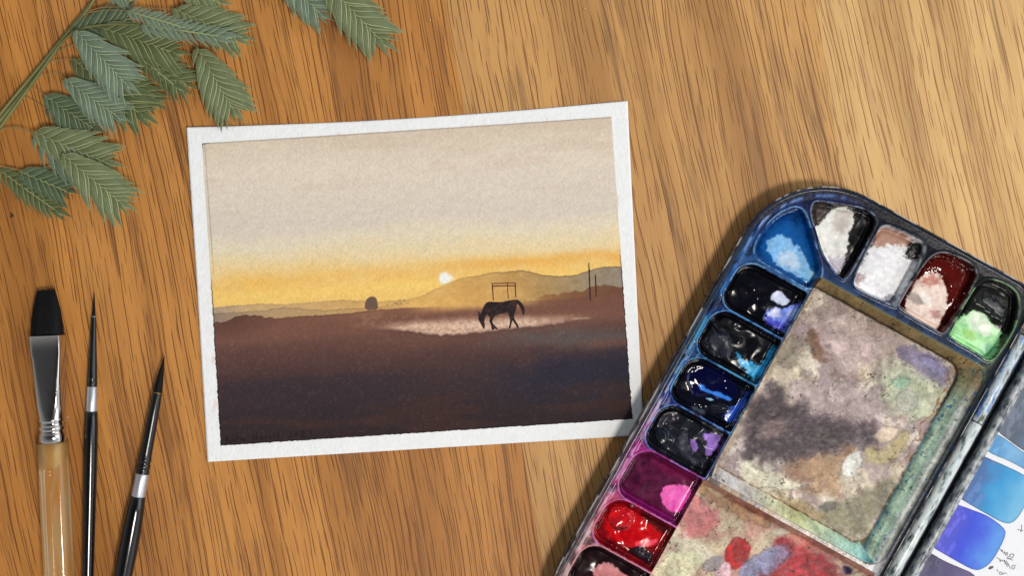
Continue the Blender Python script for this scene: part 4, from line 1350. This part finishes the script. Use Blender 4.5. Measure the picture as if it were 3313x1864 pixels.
def hair_mat(name, angle):
    m = NT(name)
    r = m.n("VectorRotate", rotation_type='Z_AXIS')
    m.l(m.objco(), r.inputs["Vector"])
    r.inputs["Angle"].default_value = angle
    mp = m.n("Mapping")
    mp.inputs["Scale"].default_value = (5200, 60, 5200)
    m.l(r.outputs[0], mp.inputs["Vector"])
    f = m.noise(mp.outputs[0], 1.0, 3.0, .6)
    m.p(Base_Color=m.mix(m.step(f, .4, .7), lin4((4, 4, 5)), lin4((17, 17, 19))), Roughness=.55)
    m.bsdf.inputs["Specular IOR Level"].default_value = .15
    m.bump(f, .8, .0002)
    return m.m


chrome = NT("polished_ferrule")
cf = chrome.noise(chrome.objco(), 160.0, 2.0)
chrome.p(Base_Color=lin4((196, 190, 184)), Metallic=1.0, Roughness=chrome.step(cf, .3, .7, .07, .16))
chrome.bump(cf, .15, .0003)
chrome = chrome.m
black_lacquer = mat_simple("black_lacquer", (7, 7, 9), .16, 0, .5, .3).m
black_ferrule = mat_simple("black_ferrule", (9, 9, 11), .24, .0, .6).m
satin = NT("satin_silver_band")
sf_ = satin.noise(satin.objco(), 2500.0, 2.0)
satin.p(Base_Color=lin4((200, 202, 206)), Metallic=.85, Roughness=.38)
satin.bump(sf_, .25, .00003)
satin = satin.m
gold = mat_simple("brass_lip", (190, 160, 90), .3, 1.0).m


def b3(x, y):
    return (x / 1.4726, y / 1.4726 + 880)


# flat brush with a clear handle
fb = thing("flat_brush", "flat wash brush with chrome ferrule and clear acrylic handle", "paintbrush")
ax = brush_axis(b3(219, 90), b3(281, 1449))
K = 1 / 1.4726
hm = hair_mat("black_bristle_straight", math.radians(2.6))
rs_ = np.random.RandomState(4)
wobv = 1 + (rs_.rand(64) - .5) * .05
brush_part("bristles", fb, ax, [(0, 29, 5, 3, -2), (3 * K, 43 * K, 7, 3.2, -1), (40 * K, 52 * K, 13, 3, 0), (95 * K, 63 * K, 20, 3, 0), (160 * K, 71 * K, 25, 3, 1), (205 * K, 74 * K, 27, 3, 1), (216 * K, 74 * K, 27, 3, 1), (222 * K, 66 * K, 20, 3, 1)],
           hm, 34, 64, wob=lambda k, j: wobv[j] * (1 if k < 6 else .99))
# uneven hair ends at the tip
for j in range(26):
    f = (j + .5) / 26
    a_, d_, n_ = ax
    x0 = a_ + n_ * ((f - .5) * -56 + rs_.uniform(-1, 1)) + d_ * 6
    x1 = a_ + n_ * ((f - .5) * -54 + rs_.uniform(-1.5, 1.5)) - d_ * rs_.uniform(1, 6 + 4 * f)
    V, F = tube([P(x0[0], x0[1], 36 * PX), P(x1[0], x1[1], 33 * PX)], [2.2 * PX, .5 * PX], 5)
    obj("bristle_tuft", pymesh("bristle_tuft", V, F, hm), fb)
brush_part("ferrule", fb, ax, [(214 * K, 71 * K, 30, 12, 1.5), (217 * K, 72 * K, 32, 12, 1.5), (300 * K, 69 * K, 33, 12, 0), (330 * K, 66 * K, 34, 10, -1), (420 * K, 61 * K, 36, 7, -1), (540 * K, 58 * K, 38, 4.0, -1), (606 * K, 57 * K, 39, 2.2, 0),
                               (612 * K, 59 * K, 40, 2.2), (618 * K, 60 * K, 41, 2.2), (624 * K, 55 * K, 37, 2.2), (634 * K, 53 * K, 35, 2.2), (644 * K, 55 * K, 37, 2.2), (650 * K, 60 * K, 41, 2.2), (660 * K, 61 * K, 41, 2.2),
                               (666 * K, 56 * K, 37, 2.2), (674 * K, 54 * K, 36, 2.2), (682 * K, 58 * K, 40, 2.2), (690 * K, 60 * K, 41, 2.2), (722 * K, 61 * K, 41, 2.3), (724 * K, 58 * K, 39, 2.3)], chrome, 42, 48)
acr = NT("clear_acrylic_painted_glow")  # clear plastic; the amber light glowing inside it is painted as colour
ao = acr.t.nodes["Material Output"]
tr = acr.n("BsdfTransparent")
tr.inputs[0].default_value = (1.0, .93, .80, 1)
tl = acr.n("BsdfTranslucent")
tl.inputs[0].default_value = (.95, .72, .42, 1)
df = acr.n("BsdfDiffuse")
gl = acr.n("BsdfGlossy")
gl.inputs["Roughness"].default_value = .06
sepa = acr.n("SeparateXYZ")
acr.l(acr.objco(), sepa.inputs[0])
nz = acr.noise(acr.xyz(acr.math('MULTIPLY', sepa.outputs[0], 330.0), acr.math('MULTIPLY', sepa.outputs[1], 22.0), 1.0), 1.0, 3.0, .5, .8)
glow_c = acr.mix(acr.step(nz, .40, .60), (0.80, 0.36, 0.09, 1), (1.0, 0.74, 0.38, 1))  # orange and cream streaks painted for light refracted through the handle
acr.l(glow_c, df.inputs[0])
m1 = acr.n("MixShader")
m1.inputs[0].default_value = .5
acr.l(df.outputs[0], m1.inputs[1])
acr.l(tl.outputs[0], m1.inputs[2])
m2 = acr.n("MixShader")
acr.l(acr.step(nz, .35, .65, .66, .42), m2.inputs[0])
acr.l(tr.outputs[0], m2.inputs[1])
acr.l(m1.outputs[0], m2.inputs[2])
fr = acr.n("Fresnel")
fr.inputs[0].default_value = 1.49
m3 = acr.n("MixShader")
acr.l(fr.outputs[0], m3.inputs[0])
acr.l(m2.outputs[0], m3.inputs[1])
acr.l(gl.outputs[0], m3.inputs[2])
acr.l(m3.outputs[0], ao.inputs[0])
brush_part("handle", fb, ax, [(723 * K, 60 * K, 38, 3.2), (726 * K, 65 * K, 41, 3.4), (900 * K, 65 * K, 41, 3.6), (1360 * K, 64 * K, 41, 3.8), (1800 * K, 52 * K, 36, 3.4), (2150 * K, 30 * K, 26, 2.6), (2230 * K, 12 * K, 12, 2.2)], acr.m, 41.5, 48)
milky = mat_simple("milky_acrylic_core", (206, 190, 140), .5, 0, .4).m
brush_part("handle_core", fb, ax, [(724 * K, 50 * K, 30, 2.4), (790 * K, 46 * K, 27, 2.4), (830 * K, 30 * K, 16, 2.4), (850 * K, 8 * K, 6, 2.4)], milky, 40, 24)


def round_brush(label, tip, end, secs_b, secs_f, secs_s, secs_h, z):
    t = thing("round_brush", label, "paintbrush", group=None)
    ax = brush_axis(b3(*tip), b3(*end))
    ang = math.atan2(ax[1][0], ax[1][1])
    ht = hair_mat("black_bristle_pointed", ang)
    f = lambda ss: [(a * K, w * K / 2, w * K / 2, 2.0, (r[0] * K if r else 0)) for a, w, *r in ss]
    wv = 1 + (np.random.RandomState(3).rand(28) - .5) * .06
    brush_part("bristles", t, ax, f(secs_b), ht, z, 28, wob=lambda k, j: wv[j])
    brush_part("ferrule", t, ax, f(secs_f), black_ferrule, z, 32)
    lip = secs_f[0]
    brush_part("ferrule_lip", t, ax, f([(lip[0] - 1.5, lip[1] * .9), (lip[0] - 1.2, lip[1] + .8), (lip[0] + 1.2, lip[1] + .8), (lip[0] + 1.5, lip[1] * .9)]), gold if lip[1] > 30 else satin, z, 28)
    brush_part("silver_band", t, ax, f(secs_s), satin, z, 32)
    brush_part("handle", t, ax, f(secs_h), black_lacquer, z, 36)
    return t


round_brush("thin black round brush with needle point beside the flat brush", (449, 92), (419, 1449),
            [(0, .6), (20, 4), (60, 10), (100, 16), (123, 19), (130, 17)],
            [(121, 20), (123, 22), (250, 32), (380, 43), (408, 45), (414, 47), (419, 47), (424, 43), (432, 45), (438, 48), (446, 45), (452, 47), (456, 47)],
            [(455, 47), (456, 49), (570, 52), (574, 50)],
            [(573, 50), (575, 54), (640, 62), (740, 65), (840, 63), (1100, 58), (1400, 54), (2000, 40), (2300, 26), (2330, 10)], 23)
round_brush("thick black round brush lying at a slant, nearest the painting", (784, 395), (588, 1449),
            [(0, .6), (25, 8), (70, 20), (120, 32), (160, 39), (186, 42), (192, 38)],
            [(184, 43), (186, 44), (300, 50), (480, 55), (500, 57), (508, 61), (514, 61), (520, 56), (530, 56), (537, 62), (546, 62), (553, 57), (562, 58), (572, 63), (578, 62)],
            [(576, 61), (578, 63), (684, 66), (688, 63)],
            [(687, 63), (690, 68), (760, 80), (850, 88), (960, 88), (1100, 82), (1500, 66), (2000, 46), (2250, 28), (2280, 10)], 31)

# ------------------------------------------------------------------ sprigs of dried grass
def floret_mesh(bend, wid):
    us = [0, .12, .28, .48, .70, .88, 1.0]
    ws = [.50, .88, 1.0, .76, .42, .17, .01]
    lat = [-1, -.68, 0, .68, 1]
    V, F, cE, cU, cL = [], [], [], [], []
    for u, w in zip(us, ws):
        cx, cy = u, bend * (u * u - .35 * u)
        for a in lat:
            y = cy + a * w * wid
            z = .035 * (1 - a * a) * w + .03 * math.sin(u * math.pi) + .034 * a * w
            V.append((cx, y, z))
            cE.append(1.0 if abs(a) == 1 else (.0 if abs(a) < .9 else 0))
            cU.append(u)
            cL.append(a)
    n = len(lat)
    for k in range(len(us) - 1):
        for j in range(n - 1):
            F.append((k * n + j, (k + 1) * n + j, (k + 1) * n + j + 1, k * n + j + 1))
    return np_mesh("floret", np.array(V), np.array(F), None, None, {"Edge": cE, "Along": cU, "Lat": cL})


def floret_mat(name, green, pale, blue):
    m = NT(name)
    e = m.n("Attribute", attribute_name="Edge").outputs["Fac"]
    la = m.n("Attribute", attribute_name="Lat").outputs["Fac"]
    al = m.n("Attribute", attribute_name="Along").outputs["Fac"]
    inf = m.n("ObjectInfo").outputs["Random"]
    vein = m.math('SINE', m.math('MULTIPLY', la, 19.0))
    nz_ = m.noise(m.objco(), 3.0, 3.0)
    c = m.mix(m.step(m.math('ADD', nz_, m.math('MULTIPLY', inf, .3)), .45, .85), lin4(green), lin4(blue))
    c = m.mix(m.step(vein, .2, 1.0, 0.0, .30), c, lin4([.72 * q_ for q_ in green]))
    c = m.mix(m.step(al, .75, 1.05, 0.0, .45), c, lin4(pale))
    c = m.mix(m.step(e, .38, .85), c, lin4(pale))
    m.p(Base_Color=c, Roughness=.55)
    m.bsdf.inputs["Specular IOR Level"].default_value = .4
    m.bump(vein, .25, .03)
    return m.m


FM = {
    'b': floret_mat("glaucous_floret", (96, 112, 90), (172, 186, 152), (110, 128, 106)),
    'g': floret_mat("green_floret", (100, 111, 72), (174, 180, 134), (112, 123, 86)),
    'o': floret_mat("olive_floret", (80, 92, 54), (160, 164, 112), (94, 106, 68)),
    'd': floret_mat("dark_green_floret", (70, 86, 58), (148, 160, 116), (84, 102, 76)),  # darker green tone
}
FLO = [floret_mesh(.16, .130), floret_mesh(.22, .135), floret_mesh(.10, .125)]
for me in FLO:
    me.materials.append(None)
stem_mat = NT("dry_stem")
sn = stem_mat.noise(stem_mat.objco(), 150.0, 3.0)
stem_mat.p(Base_Color=stem_mat.mix(sn, lin4((82, 92, 48)), lin4((128, 126, 72))), Roughness=.55)
stem_mat = stem_mat.m
thread_mat = mat_simple("dry_stalk", (150, 124, 74), .6).m
axis_mat = mat_simple("spikelet_axis", (140, 150, 100), .6).m

sprig = thing("grass_sprig", "sprig of dried green sea oats grass beside the painting's corner", "dried grass")
sprig2 = thing("grass_sprig", "two dried grass spikelets hanging in from the top edge", "dried grass")
floret_count = [0]


def spikelet(parent, base, tip, width, tone, z0, z1, npair, singles=True, label=None, roll=1.0):
    """flat two-ranked spikelet; base, tip in photograph pixels, width in pixels, z in px units"""
    bx, by, _ = P(base[0], base[1], z0 * PX)
    tx, ty, _ = P(tip[0], tip[1], z1 * PX)
    A = np.array([bx, by, z0 * PX])
    Bp = np.array([tx, ty, z1 * PX])
    d = Bp - A
    L = np.linalg.norm(d)
    d /= L
    nrm = np.cross((0, 0, 1.0), d)
    nrm /= np.linalg.norm(nrm)
    up = np.cross(d, nrm)
    sp = obj("spikelet", None, parent)
    sp.empty_display_size = .005
    if label:
        sp["label"] = label
    V, F = tube([A + d * L * f + up * 4 * PX * math.sin(f * 3) for f in np.linspace(0, .88, 8)], np.linspace(5, 2, 8) * PX, 6)
    obj("axis", pymesh("axis", V, F, axis_mat), sp)
    halfw = width * PX / 2
    JV, JF, JE, JU, JL = [], [], [], [], []
    npair = max(6, round(npair * .88))
    total = npair * 2
    for i in range(total):
        f = i / (total - 1)
        sgn = 1 if i % 2 else -1
        a = .012 + .76 * f + rng.uniform(-.006, .006)
        reach = halfw * min(1, .5 + 1.8 * f) * (1.0 if f < .6 else 1 - .62 * ((f - .6) / .4) ** 1.5)
        ang = math.radians(45 - 9 * f + rng.uniform(-4, 4)) if f < .95 else math.radians(14)
        ln = max(reach / math.sin(ang - .10), L * .19) if f < .9 else L * .22
        ln = min(ln, L * .44) * rng.uniform(.94, 1.09)
        org = A + d * (L * a) + nrm * sgn * (2 * PX) + up * ((7 - 5 * f + (i % 2) * .6) * PX)
        dirv = d * math.cos(ang) + nrm * sgn * math.sin(ang) * roll
        tilt = math.radians(3.0)
        xdir = dirv * math.cos(tilt) + up * math.sin(tilt) * .5
        xdir /= np.linalg.norm(xdir)
        # outer margin leans down a little so that each floret shows its edge
        ydir = np.cross(up, xdir)
        ydir /= np.linalg.norm(ydir)
        zdir = np.cross(xdir, ydir)
        wsc = ln * rng.uniform(.92, 1.08)
        yy = -sgn                              # bend forward, towards the tip
        from mathutils import Matrix
        M = Matrix(((xdir[0] * ln, ydir[0] * wsc * yy, zdir[0] * ln * .8, org[0]), (xdir[1] * ln, ydir[1] * wsc * yy, zdir[1] * ln * .8, org[1]), (xdir[2] * ln, ydir[2] * wsc * yy, zdir[2] * ln * .8, org[2]), (0, 0, 0, 1)))
        me = FLO[rng.randrange(3)]
        if singles:
            fo = obj("floret", me, sp)
            fo.material_slots[0].link = 'OBJECT'
            fo.material_slots[0].material = FM[tone]
            fo.matrix_local = M
            floret_count[0] += 1
        else:
            o0 = len(JV)
            from mathutils import Vector
            for v in me.vertices:
                JV.append(tuple(M @ v.co))
            JE += [x.value for x in me.attributes["Edge"].data]
            JU += [x.value for x in me.attributes["Along"].data]
            JL += [x.value for x in me.attributes["Lat"].data]
            for pl in me.polygons:
                JF.append([o0 + q_ for q_ in pl.vertices])
    if not singles:
        jm = np_mesh("floret_cluster", np.array(JV), np.array(JF), FM[tone], None, {"Edge": JE, "Along": JU, "Lat": JL})
        obj("floret_cluster", jm, sp, kind="stuff")
    return sp


g = lambda x, y: (x / 1.958, y / 1.958)
g2 = lambda x, y: (x / 1.958 + 560, y / 1.958)
# (base, tip, width, tone, z base, z tip, pairs, single florets)
SPK = [
    (sprig, g(-10, 1070), g(455, 1405), 170 / 1.958, 'o', 16, 14, 12, True),
    (sprig, g(125, 1082), g(500, 1245), 240 / 1.958, 'd', 40, 24, 9, True),
    (sprig, g(215, 835), g(800, 1085), 300 / 1.958, 'g', 60, 46, 12, True),
    (sprig, g(215, 872), g(560, 1140), 220 / 1.958, 'b', 56, 52, 7, False),
    (sprig, g(395, 975), g(870, 1370), 290 / 1.958, 'g', 96, 62, 13, True),
    (sprig, g(283, 605), g(665, 860), 270 / 1.958, 'd', 52, 30, 11, True),
    (sprig, g(300, 690), g(640, 900), 200 / 1.958, 'd', 24, 14, 8, False),
    (sprig, g(465, 372), g(1010, 820), 300 / 1.958, 'o', 50, 34, 14, True),
    (sprig, g(640, 440), g(1060, 720), 260 / 1.958, 'o', 36, 26, 9, False),
    (sprig, g(412, 500), g(835, 800), 240 / 1.958, 'b', 84, 62, 13, True),
    (sprig, g(450, 205), g(930, 95), 250 / 1.958, 'd', 40, 30, 10, False),
    (sprig, g(640, 170), g(1220, 375), 280 / 1.958, 'o', 62, 44, 13, True),
    (sprig, g(900, 330), g(1255, 590), 260 / 1.958, 'o', 44, 34, 9, True),
    (sprig, g(700, 210), g(1215, 625), 120 / 1.958, 'o', 52, 40, 11, False),
    (sprig, g(480, 192), g(880, 615), 270 / 1.958, 'b', 112, 92, 14, True),
    (sprig, g(1098, 55), g(1635, 285), 260 / 1.958, 'g', 60, 44, 13, True),
    (sprig, g(808, 68), g(1225, 190), 110 / 1.958, 'b', 110, 96, 11, False),
    (sprig, g(900, 155), g(1540, 252), 70 / 1.958, 'b', 100, 84, 12, False),
    (sprig, g(1248, 300), g(1545, 805), 290 / 1.958, 'g', 52, 26, 13, True),
    (sprig, g(620, -90), g(865, 18), 150 / 1.958, 'b', 60, 50, 9, False),
    (sprig, g(1040, -110), g(1490, 52), 170 / 1.958, 'g', 60, 46, 11, False),
    (sprig2, g2(640, -190), g2(1015, 160), 240 / 1.958, 'b', 56, 40, 13, True),
    (sprig2, g2(930, -150), g2(1420, 365), 300 / 1.958, 'g', 60, 34, 14, True),
]
for q in SPK:
    spikelet(*q)


def stalk(parent, name, pts, r0, r1, mat, z0=20, z1=40, conv=g):
    p = chaikin(np.array([conv(*a) for a in pts]), 2, False)
    n_ = len(p)
    zs = np.linspace(z0, z1, n_)
    V, F = tube([P(a[0], a[1], z * PX) for a, z in zip(p, zs)], np.linspace(r0, r1, n_) * PX, 8)
    return obj(name, pymesh(name, V, F, mat), parent)


stalk(sprig, "stem", [(-320, 1180), (-150, 950), (0, 765), (120, 622), (260, 440), (380, 262), (520, 92), (640, -60), (760, -240)], 9, 5, stem_mat, 10, 40)
stalk(sprig, "stem", [(-300, 1240), (0, 805), (150, 602), (290, 405), (402, 250), (470, 200), (560, 165), (740, 148), (920, 158), (1200, 205)], 7, 2, stem_mat, 8, 96)
stalk(sprig, "stem", [(-120, 870), (100, 600), (260, 410), (400, 235), (560, 60), (640, -80)], 5, 4, stem_mat, 30, 44)
for pts, z0, z1 in [([(-20, 835), (40, 806), (110, 803), (180, 825), (220, 872)], 20, 58), ([(0, 815), (90, 806), (215, 838)], 22, 60), ([(-60, 1040), (0, 1052), (70, 1062), (128, 1082)], 20, 40),
                    ([(-60, 1070), (-10, 1070)], 18, 16), ([(215, 495), (300, 470), (370, 466), (412, 500)], 26, 84), ([(190, 520), (230, 560), (283, 605)], 24, 52), ([(300, 380), (380, 380), (465, 374)], 30, 50),
                    ([(330, 340), (420, 300), (500, 270)], 30, 40), ([(520, 100), (600, 50), (700, 40), (850, 42), (1000, 50), (1100, 58)], 40, 60), ([(540, 80), (660, 60), (740, 60), (808, 68)], 40, 110),
                    ([(470, 195), (540, 160), (600, 160), (640, 172)], 40, 62), ([(930, 160), (1060, 190), (1160, 235), (1220, 270), (1248, 302)], 60, 52), ([(390, 270), (440, 220), (480, 194)], 40, 112),
                    ([(560, 50), (600, -20), (622, -90)], 40, 60), ([(640, -60), (800, -120), (1040, -110)], 40, 60), ([(150, 600), (220, 640), (300, 690)], 20, 24)]:
    stalk(sprig, "stalk", pts, 1.7, 1.2, thread_mat, z0, z1)
stalk(sprig2, "stalk", [(200, -420), (420, -330), (560, -260), (640, -190)], 3, 1.5, thread_mat, 30, 56, g2)
stalk(sprig2, "stalk", [(300, -400), (600, -330), (800, -260), (930, -150)], 3, 1.5, thread_mat, 30, 60, g2)
stalk(sprig2, "stem", [(-200, -520), (200, -420), (500, -390), (900, -420)], 6, 3, stem_mat, 20, 34, g2)
